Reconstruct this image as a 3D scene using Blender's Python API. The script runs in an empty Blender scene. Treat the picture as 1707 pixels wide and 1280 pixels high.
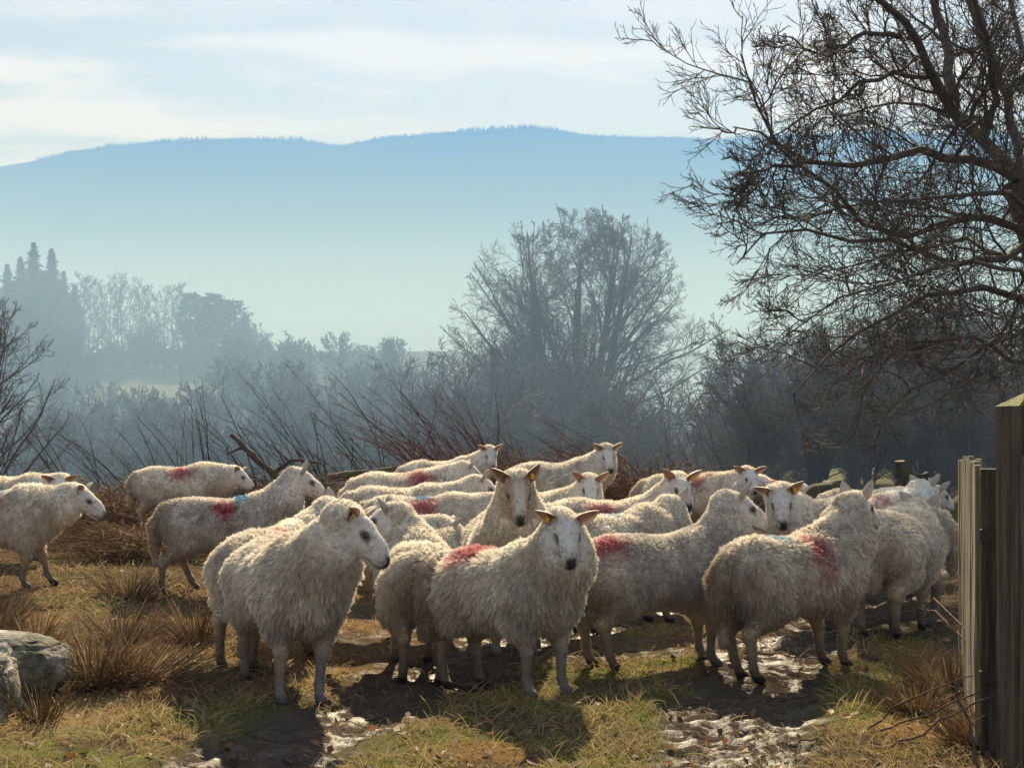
import bpy, math, random
import numpy as np
from mathutils import Vector

R = math.radians
scene = bpy.context.scene
COL = scene.collection

# ------------------------------------------------------------------ camera
H = 1.2                      # eye height
F = 2608.0                   # focal length in photo pixels (1707 wide)
PX0, PY0 = 853.5, 705.0      # where the horizon's vanishing point lies in the photo
cam_data = bpy.data.cameras.new('camera')
cam_data.sensor_width = 36.0
cam_data.lens = 36.0 * F / 1707.0
cam_data.shift_y = (PY0 - 640.0) / 1707.0
cam_data.clip_start = 0.05
cam_data.clip_end = 20000
cam = bpy.data.objects.new('camera', cam_data)
COL.objects.link(cam)
cam.location = (0, 0, H)
cam.rotation_euler = (R(90), 0, 0)
scene.camera = cam

# ------------------------------------------------------------------ sky and sun
SUN_EL, SUN_AZ = R(33), R(4)          # azimuth measured from +Y towards +X
SUN_DIR = Vector((math.sin(SUN_AZ) * math.cos(SUN_EL), math.cos(SUN_AZ) * math.cos(SUN_EL), math.sin(SUN_EL)))
world = bpy.data.worlds.new('World')
scene.world = world
world.use_nodes = True
nt = world.node_tree
nt.nodes.clear()
W = nt.nodes.new
out = W('ShaderNodeOutputWorld')
bg = W('ShaderNodeBackground')
bg.inputs['Strength'].default_value = 0.10
sky = W('ShaderNodeTexSky')
sky.sky_type = 'NISHITA'
sky.sun_disc = False
sky.sun_elevation = SUN_EL
sky.sun_rotation = SUN_AZ
sky.altitude = 200
sky.air_density = 1.0
sky.dust_density = 0.5
sky.ozone_density = 1.2
tc = W('ShaderNodeTexCoord')
mp = W('ShaderNodeMapping')
mp.inputs['Scale'].default_value = (2.6, 2.6, 19.0)
mp.inputs['Location'].default_value = (0.35, 0.2, 0.55)
n1 = W('ShaderNodeTexNoise')
n1.inputs['Scale'].default_value = 1.9
n1.inputs['Detail'].default_value = 9
n1.inputs['Roughness'].default_value = 0.57
n1.inputs['Distortion'].default_value = 0.35
cr = W('ShaderNodeValToRGB')
cr.color_ramp.elements[0].position = 0.45
cr.color_ramp.elements[1].position = 0.58
sep = W('ShaderNodeSeparateXYZ')
band = W('ShaderNodeMapRange')            # clouds lie low in the sky, all round
band.interpolation_type = 'SMOOTHSTEP'
band.inputs['From Min'].default_value = 0.30
band.inputs['From Max'].default_value = 0.20
mul = W('ShaderNodeMath'); mul.operation = 'MULTIPLY'
mul2 = W('ShaderNodeMath'); mul2.operation = 'MULTIPLY'; mul2.inputs[1].default_value = 0.9
cl = W('ShaderNodeMix'); cl.data_type = 'RGBA'
L = nt.links.new
L(tc.outputs['Generated'], mp.inputs['Vector'])
L(mp.outputs['Vector'], n1.inputs['Vector'])
L(n1.outputs['Fac'], cr.inputs['Fac'])
L(tc.outputs['Generated'], sep.inputs['Vector'])
L(sep.outputs['Z'], band.inputs['Value'])
L(cr.outputs['Color'], mul.inputs[0])
L(band.outputs['Result'], mul.inputs[1])
L(mul.outputs[0], mul2.inputs[0])
L(mul2.outputs[0], cl.inputs['Factor'])
veil = W('ShaderNodeMix'); veil.data_type = 'RGBA'      # thin high cloud veiling the whole sky
veil.inputs['Factor'].default_value = 0.82
veil.inputs['B'].default_value = (1.75, 1.92, 2.2, 1)
L(sky.outputs['Color'], veil.inputs['A'])
L(veil.outputs['Result'], cl.inputs['A'])
cl.inputs['B'].default_value = (4.0, 4.15, 4.5, 1)
L(cl.outputs['Result'], bg.inputs['Color'])
L(bg.outputs['Background'], out.inputs['Surface'])

sun_data = bpy.data.lights.new('sun', 'SUN')
sun_data.energy = 5.0
sun_data.angle = R(0.6)
sun_data.color = (1.0, 0.965, 0.915)
sun = bpy.data.objects.new('sun', sun_data)
COL.objects.link(sun)
sun.rotation_euler = SUN_DIR.to_track_quat('Z', 'Y').to_euler()

scene.view_settings.view_transform = 'Standard'
scene.view_settings.look = 'None'
scene.view_settings.gamma = 1.0
scene.view_settings.use_curve_mapping = False
scene.view_settings.exposure = 1.32
scene.render.engine = 'CYCLES'
cy = scene.cycles
cy.max_bounces = 6
cy.diffuse_bounces = 3
cy.glossy_bounces = 2
cy.transmission_bounces = 3
cy.transparent_max_bounces = 12
cy.volume_bounces = 1
cy.use_denoising = True
cy.sample_clamp_indirect = 6.0

# ------------------------------------------------------------------ helpers
rng = np.random.default_rng(11)


def at(px, d, z=None, py=None):
    """photo column (and row) at distance d -> world point"""
    x = (px - PX0) * d / F
    if py is not None:
        z = H - (py - PY0) * d / F
    return np.array((x, d, 0.0 if z is None else z))


def tag(o, label=None, cat=None, group=None, kind=None):
    if label: o['label'] = label
    if cat: o['category'] = cat
    if group: o['group'] = group
    if kind: o['kind'] = kind
    return o


def link(name, data, parent=None, loc=None):
    o = bpy.data.objects.new(name, data)
    COL.objects.link(o)
    if parent is not None:
        o.parent = parent
    if loc is not None:
        o.location = loc
    return o


def np_mesh(name, v, quads=None, tris=None, smooth=True, mats=(), mat_idx=None):
    me = bpy.data.meshes.new(name)
    v = np.asarray(v, np.float32).reshape(-1, 3)
    q = np.zeros((0, 4), np.int32) if quads is None else np.asarray(quads, np.int32).reshape(-1, 4)
    t = np.zeros((0, 3), np.int32) if tris is None else np.asarray(tris, np.int32).reshape(-1, 3)
    me.vertices.add(len(v))
    me.vertices.foreach_set('co', v.ravel())
    nl = q.size + t.size
    me.loops.add(nl)
    me.loops.foreach_set('vertex_index', np.concatenate([q.ravel(), t.ravel()]))
    npoly = len(q) + len(t)
    me.polygons.add(npoly)
    starts = np.concatenate([np.arange(len(q)) * 4, q.size + np.arange(len(t)) * 3]).astype(np.int32)
    me.polygons.foreach_set('loop_start', starts)
    for m in mats:
        me.materials.append(m)
    if mat_idx is not None:
        me.polygons.foreach_set('material_index', np.asarray(mat_idx, np.int32))
    me.update(calc_edges=True)
    me.validate()
    me.polygons.foreach_set('use_smooth', np.full(len(me.polygons), smooth))
    return me


def set_col(me, cols, name='Col', domain='POINT'):
    a = me.attributes.new(name, 'FLOAT_COLOR', domain)
    c = np.ones((len(cols), 4), np.float32)
    c[:, :3] = cols
    a.data.foreach_set('color', c.ravel())


def set_float(me, vals, name, domain='POINT'):
    a = me.attributes.new(name, 'FLOAT', domain)
    a.data.foreach_set('value', np.asarray(vals, np.float32))


def hair(name, pts, rad, cols, mat):
    """pts (N,n,3), rad (N,n), cols (N,3) -> Curves data"""
    N, n, _ = pts.shape
    c = bpy.data.hair_curves.new(name)
    c.add_curves([n] * N)
    c.position_data.foreach_set('vector', np.ascontiguousarray(pts, np.float32).ravel())
    a = c.attributes.get('radius') or c.attributes.new('radius', 'FLOAT', 'POINT')
    a.data.foreach_set('value', np.ascontiguousarray(rad, np.float32).ravel())
    b = c.attributes.new('Col', 'FLOAT_COLOR', 'POINT')
    cc = np.ones((N, n, 4), np.float32)
    cc[:, :, :3] = cols[:, None, :]
    b.data.foreach_set('color', cc.ravel())
    c.materials.append(mat)
    return c


def hash3(i, j, k, seed):
    h = (i.astype(np.int64) * 374761393 + j.astype(np.int64) * 668265263 + k.astype(np.int64) * 2147483647 + seed * 1274126177) & 0xffffffff
    h = ((h ^ (h >> 13)) * 1274126177) & 0xffffffff
    h = h ^ (h >> 16)
    return (h & 0xffff) / 65535.0


def vnoise(p, seed=0):
    p = np.asarray(p, float)
    f = np.floor(p)
    w = p - f
    w = w * w * (3 - 2 * w)
    i, j, k = (f[..., a].astype(np.int64) for a in range(3))
    r = 0
    for a in (0, 1):
        for b in (0, 1):
            for c in (0, 1):
                ww = (w[..., 0] if a else 1 - w[..., 0]) * (w[..., 1] if b else 1 - w[..., 1]) * (w[..., 2] if c else 1 - w[..., 2])
                r = r + ww * hash3(i + a, j + b, k + c, seed)
    return r * 2 - 1


def fbm(p, seed=0, oct=4, gain=.5):
    p = np.asarray(p, float)
    r, a = 0, 1.0
    for o in range(oct):
        r = r + a * vnoise(p * 2 ** o + o * 17.3, seed + o)
        a *= gain
    return r


def n2(x, y, s, seed=0, oct=3):
    return fbm(np.stack([np.asarray(x) / s, np.asarray(y) / s, np.zeros_like(np.asarray(x, float))], -1), seed, oct)


def ss(a, b, x):
    t = np.clip((np.asarray(x, float) - a) / (b - a), 0, 1)
    return t * t * (3 - 2 * t)


def norm(v):
    return v / np.maximum(np.linalg.norm(v, axis=-1, keepdims=True), 1e-9)


def tubes(pts, rad, sides=4):
    """pts (N,n,3), rad (N,n) -> verts, quads of N open tubes"""
    N, n, _ = pts.shape
    t = np.empty_like(pts)
    t[:, 1:-1] = pts[:, 2:] - pts[:, :-2]
    t[:, 0] = pts[:, 1] - pts[:, 0]
    t[:, -1] = pts[:, -1] - pts[:, -2]
    t = norm(t)
    ref = np.where(np.abs(t[:, :1, 2:3]) > .8, np.array([1., 0, 0]), np.array([0, 0, 1.]))
    u = norm(np.cross(t, np.broadcast_to(ref, t.shape)))
    w = np.cross(t, u)
    ang = np.arange(sides) * 2 * np.pi / sides
    ring = u[:, :, None, :] * np.cos(ang)[None, None, :, None] + w[:, :, None, :] * np.sin(ang)[None, None, :, None]
    v = pts[:, :, None, :] + ring * rad[:, :, None, None]
    base = (np.arange(N) * n * sides)[:, None, None]
    i = np.arange(n - 1)[None, :, None] * sides
    j = np.arange(sides)[None, None, :]
    j2 = (j + 1) % sides
    q = np.stack([base + i + j, base + i + j2, base + i + sides + j2, base + i + sides + j], -1)
    return v.reshape(-1, 3), q.reshape(-1, 4)


class Geo:
    """collects verts/quads/tris with a colour per vertex"""
    def __init__(s):
        s.v, s.q, s.t, s.c, s.n = [], [], [], [], 0

    def add(s, v, q=None, t=None, c=(.1, .1, .1)):
        v = np.asarray(v, float).reshape(-1, 3)
        if q is not None: s.q.append(np.asarray(q).reshape(-1, 4) + s.n)
        if t is not None: s.t.append(np.asarray(t).reshape(-1, 3) + s.n)
        c = np.asarray(c, float)
        s.c.append(np.broadcast_to(c, (len(v), 3)) if c.ndim == 1 else c)
        s.v.append(v)
        s.n += len(v)

    def mesh(s, name, mat, smooth=True):
        me = np_mesh(name, np.concatenate(s.v), np.concatenate(s.q) if s.q else None, np.concatenate(s.t) if s.t else None, smooth, (mat,))
        set_col(me, np.concatenate(s.c))
        return me


# ------------------------------------------------------------------ materials
def new_mat(name):
    m = bpy.data.materials.new(name)
    m.use_nodes = True
    m.node_tree.nodes.clear()
    o = m.node_tree.nodes.new('ShaderNodeOutputMaterial')
    return m, m.node_tree.nodes.new, m.node_tree.links.new, o


def fiber_mat(name, trans=.35):
    m, N, K, o = new_mat(name)
    a = N('ShaderNodeAttribute'); a.attribute_name = 'Col'
    d = N('ShaderNodeBsdfDiffuse'); t = N('ShaderNodeBsdfTranslucent'); mx = N('ShaderNodeMixShader')
    mx.inputs[0].default_value = trans
    K(a.outputs['Color'], d.inputs['Color']); K(a.outputs['Color'], t.inputs['Color'])
    K(d.outputs[0], mx.inputs[1]); K(t.outputs[0], mx.inputs[2]); K(mx.outputs[0], o.inputs['Surface'])
    return m


def attr_mat(name, rough=.8, nscale=30, namp=.25, bump=.2, bscale=60, spec=.3, trans=0, vec_scale=(1, 1, 1)):
    m, N, K, o = new_mat(name)
    a = N('ShaderNodeAttribute'); a.attribute_name = 'Col'
    tc = N('ShaderNodeTexCoord'); mp = N('ShaderNodeMapping'); mp.inputs['Scale'].default_value = vec_scale
    K(tc.outputs['Object'], mp.inputs['Vector'])
    n = N('ShaderNodeTexNoise'); n.inputs['Scale'].default_value = nscale; n.inputs['Detail'].default_value = 6
    K(mp.outputs[0], n.inputs['Vector'])
    mr = N('ShaderNodeMapRange'); mr.inputs['From Min'].default_value = .3; mr.inputs['From Max'].default_value = .7
    mr.inputs['To Min'].default_value = 1 - namp; mr.inputs['To Max'].default_value = 1 + namp
    K(n.outputs['Fac'], mr.inputs['Value'])
    vm = N('ShaderNodeVectorMath'); vm.operation = 'SCALE'
    K(a.outputs['Color'], vm.inputs[0]); K(mr.outputs[0], vm.inputs['Scale'])
    p = N('ShaderNodeBsdfPrincipled')
    p.inputs['Roughness'].default_value = rough
    p.inputs['Specular IOR Level'].default_value = spec
    K(vm.outputs[0], p.inputs['Base Color'])
    if bump:
        n3 = N('ShaderNodeTexNoise'); n3.inputs['Scale'].default_value = bscale; n3.inputs['Detail'].default_value = 5
        K(mp.outputs[0], n3.inputs['Vector'])
        b = N('ShaderNodeBump'); b.inputs['Strength'].default_value = bump; b.inputs['Distance'].default_value = .02
        K(n3.outputs['Fac'], b.inputs['Height']); K(b.outputs[0], p.inputs['Normal'])
    if trans:
        t = N('ShaderNodeBsdfTranslucent'); mx = N('ShaderNodeMixShader'); mx.inputs[0].default_value = trans
        K(vm.outputs[0], t.inputs['Color']); K(p.outputs[0], mx.inputs[1]); K(t.outputs[0], mx.inputs[2])
        K(mx.outputs[0], o.inputs['Surface'])
    else:
        K(p.outputs[0], o.inputs['Surface'])
    return m


M_WOOL = fiber_mat('wool', .5)
M_GRASS = fiber_mat('grass_blade', .40)
M_STRAW = attr_mat('dry_stalk', .7, 20, .2, 0, trans=.3)
M_SKIN = attr_mat('sheep_skin', .75, 45, .14, .25, 160, .25)
M_EAR = attr_mat('sheep_ear', .7, 60, .15, .1, 200, .2, trans=.4)
M_EYE = attr_mat('sheep_eye', .12, 10, 0, 0, spec=.6)
M_TAG = attr_mat('tag_plastic', .4, 10, .05, 0, trans=.3)
M_BARK = attr_mat('bark', .9, 9, .35, .5, 30, .15)
M_NEEDLE = attr_mat('needles', .8, 3, .3, 0, spec=.2)
M_WOOD = attr_mat('weathered_wood', .85, 6, .6, .8, 14, .2, vec_scale=(6, 6, .4))
M_FAR = attr_mat('far_slope', 1, .004, .2, 0, spec=0)
M_ROCK = attr_mat('lichen_rock', .95, 24, .5, 1.0, 45, .1)
M_LEAF = attr_mat('dead_leaf', .7, 30, .2, 0, trans=.25)
M_IRON = attr_mat('rusty_iron', .6, 40, .3, .3, 90, .4)

# ------------------------------------------------------------------ terrain
LT = np.array([(2, -1.5), (4, -1.12), (5.44, -.88), (6.3, -.72), (6.9, -.56), (8.1, -.17), (9.8, .60), (13, 2.3), (18, 5.6), (26, 12)])
RT = np.array([(2, .2), (4, .58), (5.44, .80), (6.3, .96), (7.2, 1.12), (8.3, 1.42), (10.6, 2.25), (13.3, 3.6), (18, 7.1), (26, 14)])


def track_d(x, y):
    dl = (x - np.interp(y, LT[:, 0], LT[:, 1]))
    dr = (x - np.interp(y, RT[:, 0], RT[:, 1]))
    sl = np.interp(y, [4, 6, 8, 12], [1, .96, .9, .82])
    return dl * sl, dr * sl


def mud_mask(x, y):
    dl, dr = track_d(x, y)
    wob = n2(x, y, .35, 5, 3) * .10
    m = np.maximum(1 - ss(.20, .44, np.abs(dl) + wob), 1 - ss(.18, .40, np.abs(dr) + wob))
    tr = .6 * ss(.05, .5, n2(x, y, .7, 15, 3) + .35) * ss(6.9, 7.8, y) * ss(13, 11, y) * ss(-1.6, -.4, x) * ss(3.4, 2.6, x)   # poached by hooves
    m = np.maximum(m, tr)
    return m * (1 - ss(16, 22, y))


def g_base(x, y):
    x = np.asarray(x, float); y = np.asarray(y, float)
    left = 1 - ss(1.6, 3.6, x - (y - 13) * .12)
    z = .14 * ss(9.5, 14.5, y) * left
    z = z - .045 * np.clip(y - 12, 0, 13) * (1 - left)
    z = z - (12 + z) * ss(20.5, 75, y) * left - (8.5) * ss(60, 150, y) * (1 - left)
    m = 1 - ss(-20, 110, x)
    hillside = 34 * ss(140, 470, y) * m - 40 * ss(520, 1100, y) * m
    z = z + hillside + (y > 60) * n2(x, y, 40, 3, 2) * .8 * ss(60, 120, y)
    return z


def g(x, y, fine=True):
    x = np.asarray(x, float); y = np.asarray(y, float)
    z = g_base(x, y)
    if fine:
        near = 1 - ss(25, 40, y)
        z = z + near * (n2(x, y, .9, 21, 3) * .022 + n2(x, y, .14, 22, 2) * .008)
        dl, dr = track_d(x, y)
        dd = np.where(np.abs(dl) < np.abs(dr), dl, dr)
        z = z + (1 - ss(11, 15, y)) * (np.exp(-((np.abs(dd) - .40) / .08) ** 2) * .014 - .028 * mud_mask(x, y))
    return z


def build_ground():
    ys = np.concatenate([np.linspace(-60, 1, 16), np.arange(1.4, 4.6, .16), np.arange(4.6, 8.4, .022), np.arange(8.4, 16, .07),
                         np.arange(16, 34, .35), np.geomspace(34, 4200, 70)])
    xf = np.arange(-2.2, 2.6, .027)
    xm = np.concatenate([np.arange(-9, -2.2, .14), xf, np.arange(2.6, 9, .14)])
    xo = np.geomspace(9.2, 3200, 46)
    xs = np.concatenate([-xo[::-1], xm, xo])
    X, Y = np.meshgrid(xs, ys)
    Z = g(X, Y)
    mud = mud_mask(X, Y)
    dl, dr = track_d(X, Y)
    dd = np.where(np.abs(dl) < np.abs(dr), dl, dr)
    nearm = 1 - ss(11, 15, Y)
    tread = np.sin(2 * np.pi * (Y * 1.02 + np.abs(dd) * .9 + n2(X, Y, .5, 9, 2) * .02) / .125)
    brk = ss(-.5, .1, n2(X, Y, .42, 33, 3))
    rut = np.exp(-(np.abs(np.abs(dd) - .13) / .05) ** 2)
    Z = Z + nearm * mud * (.012 * tread * brk + .005 * np.sin(2 * np.pi * dd / .11) + n2(X, Y, .30, 43, 2) * .010 - rut * .012)
    # hoof prints pressed into the mud and the soft turf beside it
    rgp = np.random.default_rng(70)
    for i in range(300):
        cy_ = 1 / rgp.uniform(1 / 13, 1 / 4.9)
        T_ = LT if rgp.uniform() < .5 else RT
        cx_ = np.interp(cy_, T_[:, 0], T_[:, 1]) + rgp.normal(0, .34)
        iy = slice(*np.searchsorted(ys, (cy_ - .1, cy_ + .1))); ix = slice(*np.searchsorted(xs, (cx_ - .1, cx_ + .1)))
        if iy.stop <= iy.start or ix.stop <= ix.start: continue
        a_ = rgp.uniform(0, 3.14)
        dx_ = X[iy, ix] - cx_; dy_ = Y[iy, ix] - cy_
        u_ = (dx_ * math.cos(a_) + dy_ * math.sin(a_)) / .040; w_ = (-dx_ * math.sin(a_) + dy_ * math.cos(a_)) / .026
        r_ = np.sqrt(u_ * u_ + w_ * w_)
        Z[iy, ix] += -.016 * np.exp(-r_ ** 2) + .005 * np.exp(-((r_ - 1.5) / .4) ** 2)
    ny, nx = X.shape
    idx = np.arange(nx * ny).reshape(ny, nx)
    q = np.stack([idx[:-1, :-1], idx[:-1, 1:], idx[1:, 1:], idx[1:, :-1]], -1)
    v = np.stack([X, Y, Z], -1)

    m, N, K, o = new_mat('turf_and_mud')
    a = N('ShaderNodeAttribute'); a.attribute_name = 'mud'
    b2 = N('ShaderNodeAttribute'); b2.attribute_name = 'Col'
    tc = N('ShaderNodeTexCoord')
    nz = N('ShaderNodeTexNoise'); nz.inputs['Scale'].default_value = 22; nz.inputs['Detail'].default_value = 8; nz.inputs['Roughness'].default_value = .7
    K(tc.outputs['Object'], nz.inputs['Vector'])
    mr = N('ShaderNodeMapRange'); mr.inputs['From Min'].default_value = .3; mr.inputs['From Max'].default_value = .7; mr.inputs['To Min'].default_value = .45; mr.inputs['To Max'].default_value = 1.6
    K(nz.outputs['Fac'], mr.inputs['Value'])
    vm = N('ShaderNodeVectorMath'); vm.operation = 'SCALE'
    K(b2.outputs['Color'], vm.inputs[0]); K(mr.outputs[0], vm.inputs['Scale'])
    mudc = N('ShaderNodeMix'); mudc.data_type = 'RGBA'
    mudc.inputs['A'].default_value = (.050, .038, .029, 1); mudc.inputs['B'].default_value = (.10, .078, .060, 1)
    nm = N('ShaderNodeTexNoise'); nm.inputs['Scale'].default_value = 9; nm.inputs['Detail'].default_value = 8
    K(tc.outputs['Object'], nm.inputs['Vector']); K(nm.outputs['Fac'], mudc.inputs['Factor'])
    mx = N('ShaderNodeMix'); mx.data_type = 'RGBA'
    K(a.outputs['Fac'], mx.inputs['Factor']); K(vm.outputs[0], mx.inputs['A']); K(mudc.outputs['Result'], mx.inputs['B'])
    p = N('ShaderNodeBsdfPrincipled')
    K(mx.outputs['Result'], p.inputs['Base Color'])
    rr = N('ShaderNodeMapRange'); rr.inputs['To Min'].default_value = .95; rr.inputs['To Max'].default_value = .50
    K(a.outputs['Fac'], rr.inputs['Value']); K(rr.outputs[0], p.inputs['Roughness'])
    sp = N('ShaderNodeMapRange'); sp.inputs['To Min'].default_value = 0.0; sp.inputs['To Max'].default_value = .16
    wet = N('ShaderNodeTexNoise'); wet.inputs['Scale'].default_value = 7; wet.inputs['Detail'].default_value = 7; wet.inputs['Roughness'].default_value = .65
    K(tc.outputs['Object'], wet.inputs['Vector'])
    wr_ = N('ShaderNodeMapRange'); wr_.inputs['From Min'].default_value = .50; wr_.inputs['From Max'].default_value = .66
    K(wet.outputs['Fac'], wr_.inputs['Value'])
    wm = N('ShaderNodeMath'); wm.operation = 'MULTIPLY'
    K(a.outputs['Fac'], wm.inputs[0]); K(wr_.outputs[0], wm.inputs[1])
    K(wm.outputs[0], sp.inputs['Value']); K(sp.outputs[0], p.inputs['Specular IOR Level'])
    bn = N('ShaderNodeTexNoise'); bn.inputs['Scale'].default_value = 75; bn.inputs['Detail'].default_value = 6; bn.inputs['Roughness'].default_value = .65
    K(tc.outputs['Object'], bn.inputs['Vector'])
    bp = N('ShaderNodeBump'); bp.inputs['Strength'].default_value = .4; bp.inputs['Distance'].default_value = .02
    K(bn.outputs['Fac'], bp.inputs['Height']); K(bp.outputs[0], p.inputs['Normal'])
    K(p.outputs[0], o.inputs['Surface'])

    me = np_mesh('ground', v, q, mats=(m,))
    set_float(me, mud.ravel(), 'mud')
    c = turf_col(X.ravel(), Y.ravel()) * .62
    far = ss(25, 70, Y.ravel())[:, None]
    xr, yr = X.ravel(), Y.ravel()
    field = (ss(-92, -84, xr) * ss(-54, -62, xr) * ss(296, 306, yr) * ss(346, 338, yr))
    field = np.maximum(field, ss(24, 27, yr) * ss(95, 75, yr) * ss(3, 6, xr))
    field = np.maximum(field, ss(430, 445, yr) * ss(520, 500, yr))[:, None]
    farc = np.array([.07, .065, .04]) * (1 - field) + np.array([.15, .145, .08]) * field
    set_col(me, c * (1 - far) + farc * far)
    ob = link('ground', me)
    tag(ob, kind='structure')


GREEN = np.array([.115, .135, .040])
STRAW = np.array([.27, .20, .10])
RUST = np.array([.24, .135, .065])
SOIL = np.array([.085, .065, .045])


def turf_col(x, y):
    """real colour of the turf: green patches, bleached straw, bracken-brown litter"""
    a = n2(x, y, 1.1, 61, 3)
    b = n2(x, y, .55, 62, 3)
    wg = ss(-.15, .45, a + .25 * ss(1.0, 2.2, x) * (1 - ss(6.2, 7.5, y)) + .2 * (1 - ss(-1.2, -.6, x)) * (1 - ss(6, 7.2, y)))
    wr = ss(.05, .6, b + .35 * ss(-2.6, -1.4, -x - 3.4) + .4 * ss(1.4, 2.0, x) * ss(5.8, 7.5, y) * (1 - ss(9, 11, y)) + .35 * (1 - ss(-1.6, -1.0, x)) * ss(6.6, 7.4, y))
    wg = wg * .8
    c = STRAW[None] * (1 - wg[:, None]) + GREEN[None] * wg[:, None]
    c = c * (1 - wr[:, None] * .75) + RUST[None] * wr[:, None] * .75
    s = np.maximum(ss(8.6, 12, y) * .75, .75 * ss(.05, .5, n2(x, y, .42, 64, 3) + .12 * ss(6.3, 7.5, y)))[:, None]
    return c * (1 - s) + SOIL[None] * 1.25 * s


build_ground()

# the far hill with a conifer plantation along its crest
CREST = np.array([(-500, 330), (-200, 300), (0, 278), (60, 268), (120, 253), (250, 237), (400, 231), (500, 234), (560, 243), (580, 243), (600, 237),
                  (700, 225), (800, 217), (880, 214), (930, 217), (980, 226), (1060, 230), (1120, 229), (1200, 234), (1300, 226), (1450, 222), (1700, 224), (2200, 260)], float)
HD = 3000.0


def build_hill():
    px = np.linspace(-500, 2200, 180)
    cz = (PY0 - np.interp(px, CREST[:, 0], CREST[:, 1])) / F * HD + H
    xs = (px - PX0) / F * HD
    t = np.linspace(0, 1, 40)
    prof = t ** 1.18
    ysr = 1500 + t * (HD - 1500)
    X = np.repeat(xs[None], 40, 0)
    Y = np.repeat(ysr[:, None], len(xs), 1)
    Z = -30 + (cz[None] + 30) * prof[:, None]
    Z = Z + n2(X, Y, 260, 12, 3) * 5 * (np.sin(np.pi * prof) ** 1.0)[:, None]
    # back slope
    Xb = np.repeat(xs[None], 6, 0); Yb = np.repeat(np.linspace(HD + 60, HD + 560, 6)[:, None], len(xs), 1)
    Zb = cz[None] * np.linspace(.99, .7, 6)[:, None]
    X = np.concatenate([X, Xb]); Y = np.concatenate([Y, Yb]); Z = np.concatenate([Z, Zb])
    ny, nx = X.shape
    idx = np.arange(nx * ny).reshape(ny, nx)
    q = np.stack([idx[:-1, :-1], idx[:-1, 1:], idx[1:, 1:], idx[1:, :-1]], -1)
    me = np_mesh('hill', np.stack([X, Y, Z], -1), q, mats=(M_FAR,))
    c = np.array([.030, .040, .028])[None] * (1 + .35 * n2(X.ravel(), Y.ravel(), 180, 4, 3))[:, None]
    set_col(me, c)
    ob = tag(link('hill', me), kind='structure')
    G = Geo()
    n = 2600
    p = rng.uniform(60, 1800, n)
    x = (p - PX0) / F * HD
    yy = HD + rng.uniform(-25, 8, n)
    cz_ = (PY0 - np.interp(p, CREST[:, 0], CREST[:, 1])) / F * HD + H
    z = -30 + (cz_ + 30) * np.minimum((yy - 1500) / (HD - 1500), 1) ** 1.18
    hgt = rng.uniform(5, 10, n) * (0.75 + .4 * ss(-.3, .5, n2(x, yy, 60, 90, 2)))
    ang = np.arange(5) * 2 * np.pi / 5
    r = hgt * rng.uniform(.16, .24, n)
    ring = np.stack([x[:, None] + np.cos(ang) * r[:, None], yy[:, None] + np.sin(ang) * r[:, None], np.repeat((z - 3)[:, None], 5, 1)], -1)
    tip = np.stack([x, yy, z + hgt], -1)[:, None]
    v = np.concatenate([ring, tip], 1)
    b = (np.arange(n) * 6)[:, None]
    j = np.arange(5)[None]
    t3 = np.stack([b + j, b + (j + 1) % 5, np.repeat(b + 5, 5, 1)], -1)
    G.add(v, t=t3, c=(.025, .033, .024))
    o2 = link('conifer_plantation', G.mesh('conifer_plantation', M_FAR, False))
    tag(o2, 'dark conifer plantation fringing the crest of the far hill', 'plantation', kind='stuff')


build_hill()


def volume_mat(name, col, dens, g_, ab=1):
    m, N, K, o = new_mat(name)
    p = N('ShaderNodeVolumePrincipled')
    p.inputs['Color'].default_value = (*col, 1)
    p.inputs['Absorption Color'].default_value = (ab, ab, ab, 1)
    p.inputs['Density'].default_value = dens
    p.inputs['Anisotropy'].default_value = g_
    K(p.outputs[0], o.inputs['Volume'])
    return m


def prism(name, prof, x0, x1, mat):
    n = len(prof)
    v = [(x0, a, b) for a, b in prof] + [(x1, a, b) for a, b in prof]
    me = bpy.data.meshes.new(name)
    f = [list(range(n))[::-1], list(range(n, 2 * n))] + [[i, (i + 1) % n, n + (i + 1) % n, n + i] for i in range(n)]
    me.from_pydata(v, [], f)
    me.materials.append(mat)
    me.update()
    import bmesh
    bm = bmesh.new(); bm.from_mesh(me); bmesh.ops.recalc_face_normals(bm, faces=bm.faces); bm.to_mesh(me); bm.free()
    return link(name, me)


hz = prism('haze', [(-70, -65), (-70, 605), (3650, 605), (3650, -65)], -3300, 3300, volume_mat('haze_air', (.22, .46, 1.0), 5.6e-4, -.58))
tag(hz, 'thin blue haze filling the whole valley air', 'haze', kind='stuff')
ms = prism('valley_mist', [(21, -62), (21, 10), (300, 34), (650, 46), (652, 130), (2950, 150), (2950, -62)], -3200, 3200, volume_mat('mist_air', (.50, .76, 1.0), 1.9e-3, -.05, .22))
tag(ms, 'pale morning mist lying in the valley below the hill', 'mist', kind='stuff')

# ------------------------------------------------------------------ sheep
def smin(a, b, k):
    h = np.clip(.5 + .5 * (b - a) / k, 0, 1)
    return b + (a - b) * h - k * h * (1 - h)


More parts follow.
